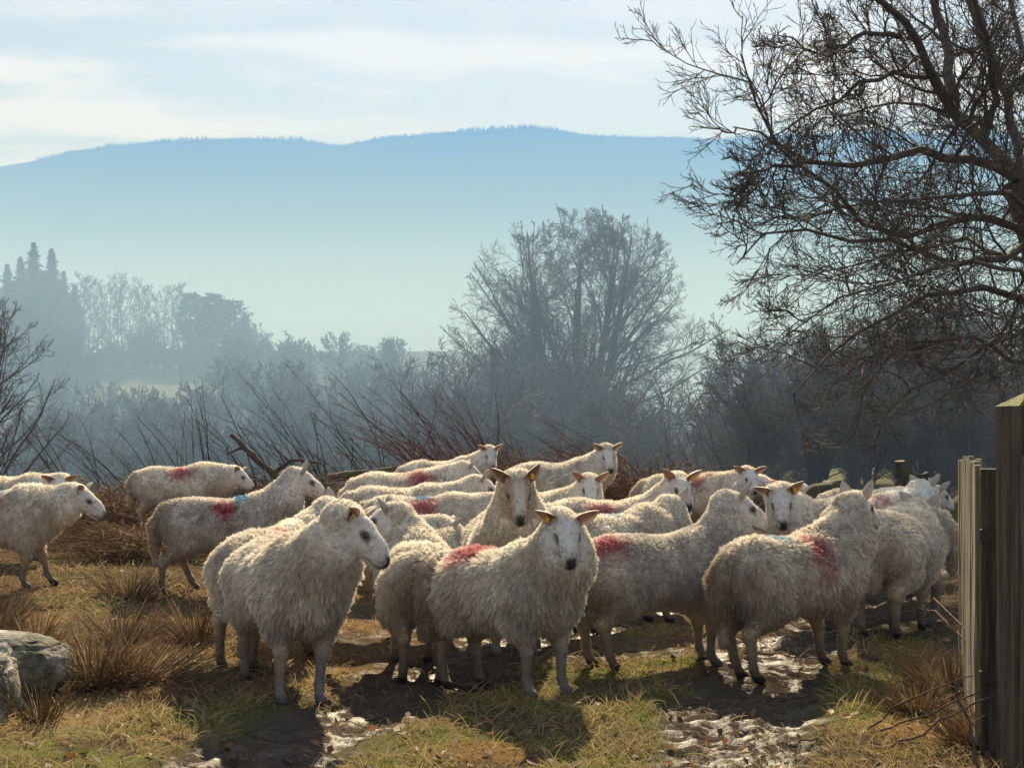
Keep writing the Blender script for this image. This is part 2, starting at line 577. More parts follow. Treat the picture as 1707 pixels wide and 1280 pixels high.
class Field:
    def __init__(s, lo, hi, h):
        s.h = h
        s.lo = np.array(lo, float)
        s.n = np.ceil((np.array(hi) - s.lo) / h).astype(int) + 1
        s.ax = [s.lo[i] + np.arange(s.n[i]) * h for i in range(3)]
        s.val = np.full(s.n, 1.0, np.float32)

    def sub(s, lo, hi):
        sl, g3 = [], []
        for i in range(3):
            a = max(0, int((lo[i] - s.lo[i]) / s.h))
            b = min(s.n[i], int((hi[i] - s.lo[i]) / s.h) + 2)
            if b <= a: return None, None
            sl.append(slice(a, b)); g3.append(s.ax[i][a:b])
        P = np.stack(np.meshgrid(*g3, indexing='ij'), -1).astype(np.float32)
        return tuple(sl), P

    def put(s, d, sl, k):
        s.val[sl] = smin(s.val[sl], d, k) if k > 0 else np.minimum(s.val[sl], d)

    def cone(s, a, b, ra, rb, k=.02):
        a = np.array(a, np.float32); b = np.array(b, np.float32)
        m = max(ra, rb) + k + .05
        sl, P = s.sub(np.minimum(a, b) - m, np.maximum(a, b) + m)
        if sl is None: return
        ba = b - a
        t = np.clip(((P - a) @ ba) / max(ba @ ba, 1e-9), 0, 1)
        d = np.linalg.norm(P - a - t[..., None] * ba, axis=-1) - (ra + (rb - ra) * t)
        s.put(d, sl, k)

    def ell(s, c, r, k=.02, M=None):
        c = np.array(c, np.float32); r = np.array(r, np.float32)
        m = r.max() + k + .05
        sl, P = s.sub(c - m, c + m)
        if sl is None: return
        q = P - c
        if M is not None: q = q @ np.asarray(M, np.float32).T
        k0 = np.linalg.norm(q / r, axis=-1); k1 = np.linalg.norm(q / (r * r), axis=-1)
        s.put(k0 * (k0 - 1) / np.maximum(k1, 1e-6), sl, k)


def surface_nets(F_):
    V = F_.val
    ins = V < 0
    c = [ins[i:i + V.shape[0] - 1, j:j + V.shape[1] - 1, k:k + V.shape[2] - 1] for i in (0, 1) for j in (0, 1) for k in (0, 1)]
    s_ = sum(x.astype(np.int8) for x in c)
    act = (s_ > 0) & (s_ < 8)
    I = np.argwhere(act)
    vid = np.full(act.shape, -1, np.int64)
    vid[act] = np.arange(len(I))
    cor = np.array([(i, j, k) for i in (0, 1) for j in (0, 1) for k in (0, 1)])
    vals = np.stack([V[I[:, 0] + o[0], I[:, 1] + o[1], I[:, 2] + o[2]] for o in cor], 1)
    acc = np.zeros((len(I), 3)); cnt = np.zeros(len(I))
    for a in range(8):
        for b in range(a + 1, 8):
            if np.abs(cor[a] - cor[b]).sum() != 1: continue
            va, vb = vals[:, a], vals[:, b]
            m = (va < 0) != (vb < 0)
            t = np.where(m, va / np.where(m, va - vb, 1), 0)
            acc += np.where(m[:, None], cor[a] + t[:, None] * (cor[b] - cor[a]), 0)
            cnt += m
    v = F_.lo + (I + acc / cnt[:, None]) * F_.h
    quads = []
    for ax in range(3):
        s0 = [slice(1, -1)] * 3; s1 = [slice(1, -1)] * 3
        s0[ax] = slice(0, -1); s1[ax] = slice(1, None)
        A = ins[tuple(s0)]; B = ins[tuple(s1)]
        E = np.argwhere(A != B)
        off = np.ones(3, int); off[ax] = 0
        fl = A[tuple(E.T)]
        E = E + off
        u, w = [(1, 2), (2, 0), (0, 1)][ax]
        du = np.zeros(3, int); du[u] = 1
        dw = np.zeros(3, int); dw[w] = 1
        gq = [vid[tuple((E - du - dw).T)], vid[tuple((E - dw).T)], vid[tuple(E.T)], vid[tuple((E - du).T)]]
        q = np.stack(gq, 1)
        q[~fl] = q[~fl][:, ::-1]
        quads.append(q)
    return v, np.concatenate(quads)


def vert_normals(v, q):
    n = np.cross(v[q[:, 2]] - v[q[:, 0]], v[q[:, 3]] - v[q[:, 1]])
    vn = np.zeros_like(v)
    for k in range(4):
        np.add.at(vn, q[:, k], n)
    return norm(vn), np.linalg.norm(n, axis=1) * .5


def ear_geo(base, f, l, u, side, droop, fwd, size):
    """one leaf-shaped cupped ear: verts, quads, colours"""
    nl, nw = 9, 7
    out = norm(l * side * math.cos(droop) + u * math.sin(droop) - f * .22)
    face = norm(f * math.cos(fwd) + l * side * math.sin(fwd) * .6)       # opening direction
    face = norm(face - out * (face @ out))
    w = np.cross(out, face)
    t = np.linspace(0, 1, nl)
    s = np.linspace(-1, 1, nw)
    T, S = np.meshgrid(t, s, indexing='ij')
    wid = .033 * size * (np.sin(np.pi * np.clip(T * .93 + .07, 0, 1) ** .75) ** .75 + .12 * (1 - T))
    cup = -.030 * size * (1 - S * S) * np.sin(np.pi * (T * .8 + .15))
    P = base + out * (T * .122 * size)[..., None] + w * (S * wid)[..., None] + face * (cup + .010 * size * np.sin(T * 2))[..., None]
    nrm = face
    Pb = P - nrm * (.0045 * (1 - T * .4))[..., None]
    idx = np.arange(nl * nw).reshape(nl, nw)
    qf = np.stack([idx[:-1, :-1], idx[1:, :-1], idx[1:, 1:], idx[:-1, 1:]], -1).reshape(-1, 4)
    nb = nl * nw
    qb = qf[:, ::-1] + nb
    edge = np.concatenate([idx[:, 0], idx[-1, 1:], idx[::-1, -1][1:], idx[0, ::-1][1:]])
    e2 = np.roll(edge, -1)
    qe = np.stack([edge, e2, e2 + nb, edge + nb], -1)
    v = np.concatenate([P.reshape(-1, 3), Pb.reshape(-1, 3)])
    inn = np.array([.27, .165, .13])[None] * (0.75 + .5 * np.abs(S.ravel())[:, None] ** 2)
    edgec = (np.abs(S.ravel()) > .8)[:, None]
    inn = np.where(edgec, np.array([.62, .54, .46]), inn)
    outc = np.broadcast_to(np.array([.58, .53, .46]), inn.shape)
    return v, np.concatenate([qf, qb, qe]), np.concatenate([inn, outc]), base + out * .05 * size + face * .004


RED = np.array([.52, .115, .135])
BLUE = np.array([.03, .25, .48])


def make_sheep(px, d, heading, head, label, hz=.82, hx=.60, pitch=32, size=.91, shag=1.0, legs=(0, 0, 0, 0), red=None, blue=None,
               tint=(1, 1, 1), ears=.35, tag_side=0, tail=1.0, tan=0.0, lod=None, seed=0, dirt=.38, neckyaw=None, curl=.5, girth=1.0):
    rg = np.random.default_rng(1000 + seed)
    hd = R(heading)
    X = (px - PX0) * d / F
    rel = R(head - heading)
    rel = (rel + math.pi) % (2 * math.pi) - math.pi
    ny = rel * .45 if neckyaw is None else R(neckyaw)
    near = d < 8.6
    size = size * rg.uniform(.94, 1.03)
    girth = girth * rg.uniform(.92, 1.05) * (1 if d < 8.5 else .93)
    vox = .0115 if near else (.0152 if d < 12 else .022)
    P = np.array((.30 + (hx - .30) * math.cos(ny), (hx - .30) * math.sin(ny), hz))
    pr = R(pitch)
    f = np.array((math.cos(rel) * math.cos(pr), math.sin(rel) * math.cos(pr), -math.sin(pr)))
    l = np.array((-math.sin(rel), math.cos(rel), 0.0))
    u = np.cross(f, l)
    M = np.stack([f, l, u])
    HS, HW = .97, .86                       # head scale, extra narrowing
    hp = lambda a, b, c: P + (f * a + l * b * HW + u * c) * HS
    Fd = Field((-.72, -.50, -.015), (1.02, .50, 1.12), vox)
    G_ = girth
    # trunk
    Fd.ell((-.29, 0, .555), (.225, .195 * G_, .190), .10)
    Fd.ell((-.02, 0, .535), (.41, .235 * G_, .200), .10)
    Fd.ell((.24, 0, .535), (.205, .19 * G_, .205), .10)
    # neck
    pn = P - f * .03 - u * .035
    mid = np.array((.36, 0, .60)) * .5 + pn * .5 + np.array((.02, 0, -.012))
    Fd.cone((.27, 0, .575), mid, .200, .148, .10)
    Fd.cone(mid, pn, .148, .098, .06)
    # tail
    tl = .28 * tail
    Fd.cone((-.47, 0, .66), (-.535, 0, .56), .045, .048, .04)
    Fd.cone((-.535, 0, .56), (-.53, 0, .60 - tl), .046, .030, .03)
    # legs: separate field so that the legs do not melt into each other
    for s in (1, -1):
        i = 0 if s > 0 else 1
        dx = legs[i]
        Fd.cone((.26, s * .115, .49), (.25 + dx * .15, s * .12, .37), .105, .062, .05)
        Fd.cone((.25 + dx * .15, s * .12, .37), (.285 + dx * .5, s * .105, .235), .058, .033, .03)
        Fd.cone((.285 + dx * .5, s * .105, .235), (.28 + dx * .9, s * .10, .085), .031, .0205, .012)
        Fd.cone((.28 + dx * .9, s * .10, .09), (.30 + dx, s * .10, .045), .0235, .022, .01)
        Fd.cone((.30 + dx, s * .10, .042), (.328 + dx, s * .10, .016), .027, .030, .008)
        Fd.ell((.288 + dx * .5, s * .105, .232), (.034, .036, .036), .012)
        Fd.ell((.28 + dx * .9, s * .10, .088), (.026, .025, .026), .01)
        dx = legs[2 + i]
        Fd.cone((-.32, s * .11, .53), (-.27 + dx * .2, s * .13, .41), .14, .10, .05)
        Fd.cone((-.27 + dx * .2, s * .13, .41), (-.425 + dx * .6, s * .105, .26), .085, .036, .03)
        Fd.cone((-.425 + dx * .6, s * .105, .265), (-.405 + dx * .95, s * .10, .085), .034, .0215, .012)
        Fd.cone((-.405 + dx * .95, s * .10, .09), (-.385 + dx, s * .10, .045), .0245, .022, .01)
        Fd.cone((-.385 + dx, s * .10, .042), (-.358 + dx, s * .10, .016), .027, .030, .008)
    for s in (1, -1):
        dx = legs[2 + (0 if s > 0 else 1)]
        Fd.ell((-.435 + dx * .6, s * .105, .262), (.036, .034, .044), .012)
        Fd.ell((-.405 + dx * .95, s * .10, .088), (.026, .026, .027), .01)
    # head
    hr = lambda a, b, c: (a * HS, b * HS * HW, c * HS)
    Fd.ell(hp(.045, 0, .004), hr(.085, .074, .073), .030, M)
    Fd.ell(hp(.125, 0, .006), hr(.105, .053, .052), .022, M)
    Fd.cone(hp(.07, 0, -.005), hp(.205, 0, -.020), .053, .037, .02)
    Fd.ell(hp(.222, 0, -.030), hr(.046, .046, .043), .020, M)
    Fd.cone(hp(.03, 0, -.058), hp(.205, 0, -.058), .042, .024, .028)
    for s in (1, -1):
        Fd.cone(hp(.075, s * .048, .032), hp(.112, s * .046, .026), .024, .020, .012)   # brow
        Fd.cone(hp(.05, s * .042, -.040), hp(.10, s * .036, -.046), .032, .025, .02)    # cheek
        Fd.cone(hp(.238, s * .022, -.014), hp(.252, s * .02, -.022), .014, .012, .008)  # nostril wing
    np.maximum(Fd.val, -np.broadcast_to(Fd.ax[2][None, None, :], Fd.val.shape), out=Fd.val)
    v, q = surface_nets(Fd)
    vn, _ = vert_normals(v, q)

    # ---- which skin carries fleece
    def head_local(p):
        r = (p - P) / HS
        return r @ f, r @ l / HW, r @ u

    def wool_w(p):
        hf, hl, hu = head_local(p)
        nearhead = np.sqrt(hf ** 2 + hl ** 2 + hu ** 2)
        edge = hf - .004 + np.abs(hu - .02) * .10 + vnoise(p * 30, seed) * .008 - .028 * ss(.03, .07, hu) 
        face = ss(-.035, .012, edge) * (1 - ss(.27, .33, nearhead)) * ss(-.132, -.104, hu + .012 * vnoise(p * 40, seed + 4)) * ss(.15, .11, np.abs(hl))
        leg = 1 - ss(.245, .36, p[:, 2] + .02 * vnoise(p * 14, seed + 3))
        leg = leg * (p[:, 2] < .40)
        return np.clip(1 - face, 0, 1) * np.clip(1 - leg, 0, 1)

    ww = wool_w(v)
    lump = fbm(v / np.array([.11, .11, .16]), seed + 7, 3)
    v = v + vn * (ww * lump * .014 * min(shag, 1.3))[:, None]
    vn, _ = vert_normals(v, q)

    tint = np.array(tint)
    WOOL = np.array([.79, .73, .635]) * tint

    def wool_col(p, n_):
        base = np.repeat(WOOL[None], len(p), 0)
        big = fbm(p / .16, seed + 31, 3)
        base = base * (1 + .16 * big)[:, None]
        # dirty belly, rump and legs
        dm = ss(.52, .27, p[:, 2]) * .55 + ss(-.36, -.56, p[:, 0]) * .5 + .22 * ss(.1, .7, fbm(p / .09, seed + 5, 2))
        dm = np.clip(dm * dirt * 1.5, 0, .85)[:, None]
        base = base * (1 - dm) + np.array([.38, .285, .185]) * dm
        for mk, colr in ((red, RED), (blue, BLUE)):
            if mk is None: continue
            for m_ in (mk if isinstance(mk[0], tuple) else (mk,)):
                cx, cyy, cz, rx, rz = m_[:5]
                q_ = np.sqrt(((p[:, 0] - cx) / rx) ** 2 + ((p[:, 1] - cyy) / (rx * 1.2)) ** 2 + ((p[:, 2] - cz) / rz) ** 2)
                w_ = ss(1.3, .25, q_ + .38 * fbm(p / .035, seed + 51, 2))[:, None] * (m_[5] if len(m_) > 5 else .8)
                base = base * (1 - w_) + colr * w_
        return np.clip(base, .01, .85)

    hf, hl, hu = head_local(v)
    col = wool_col(v, vn)
    skin = np.repeat((np.array([.64, .605, .56]) * (1 - tan) + np.array([.34, .23, .14]) * tan)[None], len(v), 0)
    blaze = ss(.05, .02, np.abs(hl)) * ss(.03, .09, hf) * tan
    skin = skin * (1 - blaze[:, None]) + np.array([.56, .52, .47]) * blaze[:, None]
    spk = np.maximum(ss(.30, .62, vnoise(v * 95, seed + 77)) * ss(.06, .16, hf) * .55, ss(-.2, .6, fbm(v / .04, seed + 78, 3)) * .13)
    skin = skin * (1 - spk[:, None]) + np.array([.16, .125, .10]) * spk[:, None]
    isleg = (v[:, 2] < .40)
    legc = np.array([.36, .285, .20]) * tint
    mudm = ss(.30, .05, v[:, 2] + .05 * vnoise(v * 25, seed + 9))[:, None] * .72
    legcol = legc * (1 - mudm) + np.array([.085, .065, .048]) * mudm
    hoof = ss(.052, .036, v[:, 2])[:, None]
    legcol = legcol * (1 - hoof) + np.array([.03, .026, .022]) * hoof
    other = np.where(isleg[:, None], legcol, skin)
    # dark nose pad, mouth line, eye rims
    nose = ss(.236, .250, hf) * ss(.034, .022, np.abs(hl)) * ss(-.052, -.040, hu)
    nose = np.maximum(nose, ss(.225, .245, hf) * ss(.007, .003, np.abs(np.abs(hl) - .021 - (hu + .02) * .25)) * ss(-.045, -.035, hu) * .9)
    mouth = ss(.006, .002, np.abs(hu + .060 - (hf - .2) * .12)) * ss(.145, .175, hf) * .8
    grey = ss(.20, .245, hf) * .45
    other = other * (1 - grey[:, None]) + np.array([.20, .19, .19]) * grey[:, None]
    eyes_l = [(.104, s * .0655, .021) for s in (1, -1)]
    rim = np.zeros(len(v))
    for e in eyes_l:
        de = np.sqrt(((hf - e[0]) / 1.35) ** 2 + (hl - e[1]) ** 2 + (hu - e[2]) ** 2)
        rim = np.maximum(rim, ss(.029, .016, de))
        tear = np.sqrt(((hf - .128) / 1.4) ** 2 + (hl - e[1] * .86) ** 2 + ((hu - .002) * 1.2) ** 2)
        rim = np.maximum(rim, .75 * ss(.014, .006, tear))
    dk = np.clip(np.maximum(np.maximum(nose, mouth), rim * .85), 0, .96)
    dk = np.where(isleg, 0, dk)[:, None]
    other = other * (1 - dk) + np.array([.022, .020, .020]) * dk
    col = col * ww[:, None] + other * (1 - ww[:, None])

    # ---- ears join the same mesh
    allv, allq, allc, mi = [v], [q], [col], [np.zeros(len(q), int)]
    base_n = len(v)
    tagpos = None
    for s in (1, -1):
        ev, eq, ec, tp = ear_geo(hp(.012, s * .062, .040), f, l, u, s, ears + .18 + rg.normal(0, .07), .25 + rg.normal(0, .1), 1.06)
        allv.append(ev); allq.append(eq + base_n); allc.append(ec * (1 - .35 * tan)); mi.append(np.ones(len(eq), int))
        base_n += len(ev)
        if s == tag_side: tagpos = tp
    me = np_mesh('body', np.concatenate(allv), np.concatenate(allq), mats=(M_SKIN, M_EAR), mat_idx=np.concatenate(mi))
    set_col(me, np.concatenate(allc))

    root = link('sheep', None)
    root.empty_display_size = .2
    ch, sh_ = math.cos(hd) * size, math.sin(hd) * size
    foot = lambda fx, fy: float(g(X + fx * ch - fy * sh_, d + fx * sh_ + fy * ch))
    fl, fr, bl, br = foot(.32 + legs[0], .1), foot(.32 + legs[1], -.1), foot(-.37 + legs[2], .1), foot(-.37 + legs[3], -.1)
    root.location = (X, d, (fl + fr + bl + br) / 4 - .004)
    root.rotation_euler = (math.atan2((fl + bl - fr - br) / 2, .2 * size), -math.atan2((fl + fr - bl - br) / 2, .69 * size), hd)
    root.scale = (size, size, size)
    tag(root, label, 'sheep', 'flock of sheep on the muddy track')
    link('body', me, root)

    # ---- eyes
    for e in eyes_l:
        o = link('eye', EYE_MESH, root)
        c = hp(*e) - l * math.copysign(.006, e[1])
        o.location = c
        o.scale = (1, 1, 1)
    if tagpos is not None:
        o = link('ear_tag', TAG_MESH, root)
        o.location = tagpos
        o.rotation_euler = (0, 0, rel)

    # ---- fleece: locks of curved fibres rooted on the skin
    tri = np.concatenate([q[:, [0, 1, 2]], q[:, [0, 2, 3]]])
    ta = np.linalg.norm(np.cross(v[tri[:, 1]] - v[tri[:, 0]], v[tri[:, 2]] - v[tri[:, 0]]), axis=1) * .5
    tw = ta * (ww[tri].mean(1) > .12) * (.25 + ww[tri].mean(1))
    n = lod or int(np.clip(80000 * (7.0 / d) ** 1.6, 10000, 82000))
    wide = np.clip(d / 7.0, 1, 2.2)
    ti = rg.choice(len(tri), n, p=tw / tw.sum())
    b = rg.dirichlet((1, 1, 1), n)
    p = (v[tri[ti]] * b[..., None]).sum(1)
    nn = norm((vn[tri[ti]] * b[..., None]).sum(1))
    w = (ww[tri[ti]] * b).sum(1)
    hfp, hlp, hup = head_local(p)
    down = np.array([-.30, 0, -1.0])
    tang = down[None] - nn * (nn @ down)[:, None]
    flow = fbm(p / .13, seed + 90, 2)[:, None] * np.cross(nn, norm(tang + 1e-6))
    cell = .017 * (1 + .25 * (shag - 1))
    jit = np.stack([vnoise(p / .05, seed + a) for a in (1, 2, 3)], -1) * .012
    key = np.floor((p + jit) / cell).astype(np.int64)
    _, cid = np.unique(key @ np.array([1, 4099, 16785407]), return_inverse=True)
    cid = cid.ravel()
    nc = cid.max() + 1
    cnt = np.bincount(cid, minlength=nc)
    mean = np.stack([np.bincount(cid, p[:, a], nc) / cnt for a in range(3)], -1)
    mnor = norm(np.stack([np.bincount(cid, nn[:, a], nc) for a in range(3)], -1))
    crand = rg.normal(0, 1, (nc, 3))
    clen = rg.uniform(.85, 1.2, nc)
    Ln = (.010 + .0185 * shag) * clen[cid] * rg.uniform(.75, 1.15, n) * (.25 + .75 * w)
    neck = ss(.34, .20, np.sqrt(hfp ** 2 + hlp ** 2 + hup ** 2))
    Ln = Ln * (1 - .45 * neck)
    comb = .55 * shag
    dir0 = norm(nn * .72 + tang * comb * .8 + flow * .45 + crand[cid] * .15 + rg.normal(0, .12, (n, 3)))
    ctip = mean[cid] + norm(mnor[cid] * .7 + (down - mnor * (mnor @ down)[:, None])[cid] * comb * .8 + crand[cid] * .18) * Ln[:, None]
    K_ = 5
    t = np.linspace(0, 1, K_)
    wob = norm(np.cross(dir0, rg.normal(0, 1, (n, 3))))
    ph = rg.uniform(0, 6.28, nc)[cid]
    pts = np.empty((n, K_, 3))
    for i, tt in enumerate(t):
        own = p + dir0 * (Ln * tt)[:, None] + np.array([0, 0, -1.])[None] * (Ln * tt ** 2 * .30 * shag)[:, None]
        cl_ = p + (ctip - p) * tt
        m_ = (.55 * tt ** .8)
        pts[:, i] = own * (1 - m_) + cl_ * m_ + wob * (np.sin(ph + tt * 7) * .0022 * curl * 2 * (tt > 0))[:, None]
    pts[:, 0] -= nn * .004
    rad = np.repeat((.0009 * wide * rg.uniform(.7, 1.3, n))[:, None], K_, 1) * np.array([1, 1, .9, .7, .35])[None]
    hc = wool_col(p, nn) * (rg.uniform(.88, 1.1, n) * rg.uniform(.76, 1.12, nc)[cid])[:, None]
    link('fleece', hair('fleece', pts, rad, hc, M_WOOL), root)

    # short hair on the face and lower legs of the near animals
    if d < 12:
        tw = ta * (ww[tri].mean(1) < .5)
        n = int(5200 * min(1, 8 / d))
        ti = rg.choice(len(tri), n, p=tw / tw.sum())
        b = rg.dirichlet((1, 1, 1), n)
        p = (v[tri[ti]] * b[..., None]).sum(1)
        nn = norm((vn[tri[ti]] * b[..., None]).sum(1))
        c = (col[tri[ti]] * b[..., None]).sum(1)
        ff = np.where((p[:, 2] < .40)[:, None], np.array([0, 0, -1.]), -f * .4 - u * .6)
        dr = norm(nn * .75 + ff * .7 + rg.normal(0, .2, (n, 3)))
        ln = rg.uniform(.005, .012, n) * np.where(p[:, 2] < .06, .3, 1)
        pts = p[:, None] + dr[:, None] * (ln[:, None] * np.array([0, .5, 1.]))[..., None]
        rad = np.repeat(np.full(n, .0009 * wide)[:, None], 3, 1) * np.array([1, .8, .3])
        link('short_hair', hair('short_hair', pts, rad, c, M_WOOL), root)
    return root


def uv_ball(r, nu=12, nv=8, c=(.02, .015, .012), sq=(1, 1, 1)):
    G = Geo()
    th = np.linspace(0, np.pi, nv + 1); phs = np.arange(nu) * 2 * np.pi / nu
    T, Pp = np.meshgrid(th, phs, indexing='ij')
    v = np.stack([np.sin(T) * np.cos(Pp) * sq[0], np.sin(T) * np.sin(Pp) * sq[1], np.cos(T) * sq[2]], -1) * r
    idx = np.arange((nv + 1) * nu).reshape(nv + 1, nu)
    q = np.stack([idx[:-1], idx[1:], np.roll(idx[1:], -1, 1), np.roll(idx[:-1], -1, 1)], -1)
    G.add(v, q=q, c=c)
    return G


EYE_MESH = uv_ball(.0135).mesh('eye', M_EYE)


def tag_mesh():
    G = Geo()
    w, h_, t = .011, .014, .0015
    v = [(x, y, z) for x in (-t, t) for y, z in ((-w, -h_ * 1.6), (w, -h_ * 1.6), (w, 0), (w * .4, h_ * .5), (-w * .4, h_ * .5), (-w, 0))]
    q = [(0, 1, 2, 5), (5, 2, 3, 4), (6, 11, 8, 7), (11, 10, 9, 8)] + [(i, (i + 1) % 6, (i + 1) % 6 + 6, i + 6) for i in range(6)]
    G.add(v, q=q, c=(.75, .42, .02))
    return G.mesh('ear_tag', M_TAG, False)


TAG_MESH = tag_mesh()

S = make_sheep
# front row
S(470, 7.0, -66, -16, 'shaggy cream sheep in left foreground, head turned in profile to the right', hz=.87, hx=.60, pitch=38, shag=1.35, seed=1, red=(-.12, .06, .74, .13, .07, .5), ears=.42, legs=(.0, .02, -.02, .03), tag_side=-1, girth=1.04)
S(448, 7.9, 72, 45, 'sheep half hidden behind the left foreground sheep, seen from behind with pricked ears', hz=.84, hx=.58, pitch=20, shag=1.1, seed=2, ears=.75, red=(-.1, .0, .76, .12, .06, .45))
S(848, 7.15, -50, -84, 'big shaggy sheep at front centre facing the camera, red mark on its back', hz=.865, hx=.56, pitch=42, shag=1.4, seed=3, red=(-.20, -.06, .72, .14, .10), legs=(.03, -.02, .02, -.03), ears=.40, tag_side=-1, girth=1.04)
S(692, 7.75, 98, 168, 'shaggy sheep showing its dirty rump, head turned left beside the left foreground sheep', hz=.86, hx=.52, pitch=28, shag=1.3, seed=4, ears=.6, tail=1.1, dirt=.75, tag_side=-1, neckyaw=40, legs=(0, 0, .03, -.03))
S(1098, 7.75, 20, 12, 'curly fleeced sheep right of the front centre one, thick neck, looking right', hz=.93, hx=.50, pitch=30, shag=.85, curl=1.2, seed=5, red=(-.36, -.1, .72, .12, .14), ears=.75, tint=(.95, .95, .97), legs=(.03, .0, .0, .06), neckyaw=10)
S(1328, 7.6, 36, 46, 'dirty woolled sheep at right with blue and red marks, standing tail to camera', hz=.89, hx=.57, pitch=22, shag=1.3, seed=6, red=(.06, -.16, .66, .11, .17), blue=(-.13, -.05, .75, .08, .05), ears=.95, tail=1.35, dirt=.85, legs=(.02, -.02, .05, -.02))
S(1492, 9.0, 62, 55, 'small sheep walking away between the marked right sheep and the picket gate', hz=.76, hx=.55, pitch=20, shag=1.0, size=.97, seed=7, ears=.6, legs=(.03, -.03, 0, .03))
# second row
S(845, 8.6, -82, -86, 'tan faced sheep peering over the back of the front centre sheep', hz=.96, hx=.56, size=1.0, pitch=40, shag=1.0, seed=8, tan=.8, ears=.75, tag_side=1)
S(800, 8.9, 165, 120, 'sheep of which little shows but ears and back, behind the dirty rump', hz=.66, hx=.60, pitch=30, shag=.8, seed=9, ears=.6, size=.84)
S(1042, 9.3, 40, 70, 'sheep mostly hidden behind the curly fleeced one, two ear tips showing', hz=.76, hx=.52, pitch=25, shag=1.0, seed=10, ears=.8, blue=(-.1, -.02, .76, .09, .05, .6), size=.95)
S(585, 9.0, 6, 10, 'sheep standing hidden behind the left foreground one, belly and back glimpsed', hz=.72, hx=.60, pitch=40, shag=.9, seed=11, red=(.12, -.05, .74, .1, .07))
S(1452, 9.6, 168, 262, 'white faced sheep behind the marked right sheep, looking straight at camera', hz=.86, hx=.57, size=.98, pitch=38, shag=1.0, seed=12, ears=.42, tag_side=1, red=(-.05, .12, .7, .12, .08, .6), neckyaw=35)
S(1012, 10.5, -24, -72, 'white faced sheep in mid flock with dark muzzle, gazing right of camera', hz=.90, hx=.58, pitch=36, shag=1.0, seed=13, ears=.55, red=(.0, -.14, .66, .15, .09), tag_side=1)
S(895, 11.4, -40, -84, 'sheep whose eared forehead shows just above the front centre one', hz=.86, hx=.60, pitch=34, shag=1.0, seed=14, ears=.55)
S(706, 10.7, 2, 6, 'long sheep broadside in mid flock with a wide red mark on its side', hz=.70, hx=.60, pitch=42, shag=.8, curl=1.1, seed=15, red=(.0, -.14, .66, .13, .12), blue=(-.02, -.03, .75, .08, .04), ears=.5)
S(668, 11.8, 6, 0, 'sheep behind the long broadside one, its face in profile to the right', hz=.80, hx=.66, pitch=32, shag=.9, seed=16, ears=.75)
S(1448, 10.7, 32, 40, 'pale fluffy sheep near the picket gate turned away, faint red flank', hz=.79, hx=.58, pitch=24, shag=1.2, seed=17, tint=(1.12, 1.14, 1.2), red=(.05, -.14, .66, .15, .13, .5), ears=.7, dirt=.25)
S(1440, 11.9, 25, 25, 'greyish sheep behind the pale fluffy one, only its back and an ear showing', hz=.77, hx=.66, pitch=25, shag=.9, seed=18, ears=.6, tint=(.95, .95, 1))
# left group
S(372, 11.0, 12, 12, 'sheep striding right with dark tail, vivid red and blue marks', hz=.92, hx=.60, pitch=30, shag=.9, seed=19, red=(.0, -.14, .68, .10, .10, 1.0), blue=(.14, -.04, .76, .07, .04, 1.0), ears=1.0, tail=1.3, legs=(.12, -.10, .16, -.08), dirt=.9, tint=(.86, .86, .88))
S(-6, 11.0, 3, -4, 'sheep walking in from the left edge, white profile, red and blue marks', hz=.71, hx=.66, pitch=34, shag=1.1, seed=20, red=(.0, -.14, .66, .12, .14), blue=(.04, -.05, .75, .08, .04), ears=.5, legs=(.10, -.06, .1, -.1))
S(12, 12.8, -4, -80, 'sheep at left edge facing camera above another sheep', hz=.72, hx=.60, pitch=34, shag=.9, seed=21, ears=.25)
S(300, 14.9, 6, -12, 'sheep grazing height at back left before the brushwood, head lowered', hz=.66, hx=.64, pitch=38, shag=.9, seed=22, red=(.02, -.14, .68, .13, .13), blue=(-.1, -.03, .76, .09, .03, .6), ears=.25, dirt=.7)
# back row
S(668, 13.2, 16, 10, 'sheep in back row with red shoulder, face in profile and pink ear', hz=.78, hx=.64, pitch=36, shag=.9, seed=23, red=(.16, -.12, .68, .14, .13), ears=.35)
S(738, 16.4, 4, -78, 'farthest sheep of the back row, dark muzzle facing camera', hz=.86, hx=.62, pitch=38, shag=.9, seed=24, ears=.35)
S(932, 14.6, -22, -82, 'broadside sheep standing highest at back, face to camera, blue spot', hz=.86, hx=.62, pitch=40, shag=.95, seed=25, blue=(-.02, -.04, .76, .07, .03, 1.0), ears=.55, dirt=.4)
S(1150, 13.2, -16, -80, 'white faced sheep with pink ears at back right, dark tail', hz=.78, hx=.62, pitch=34, shag=.8, seed=26, red=(.1, -.12, .70, .1, .08, .6), ears=.25, tail=.9, dirt=.7, tint=(.95, .93, .9))
S(1268, 25.0, 8, 14, 'small distant sheep lower down beside the mossy log', hz=.80, hx=.64, pitch=30, shag=.9, seed=27, red=(-.05, -.1, .72, .1, .06, .5), lod=5000)

# ------------------------------------------------------------------ bare trees
BARK = np.array([.095, .080, .066])


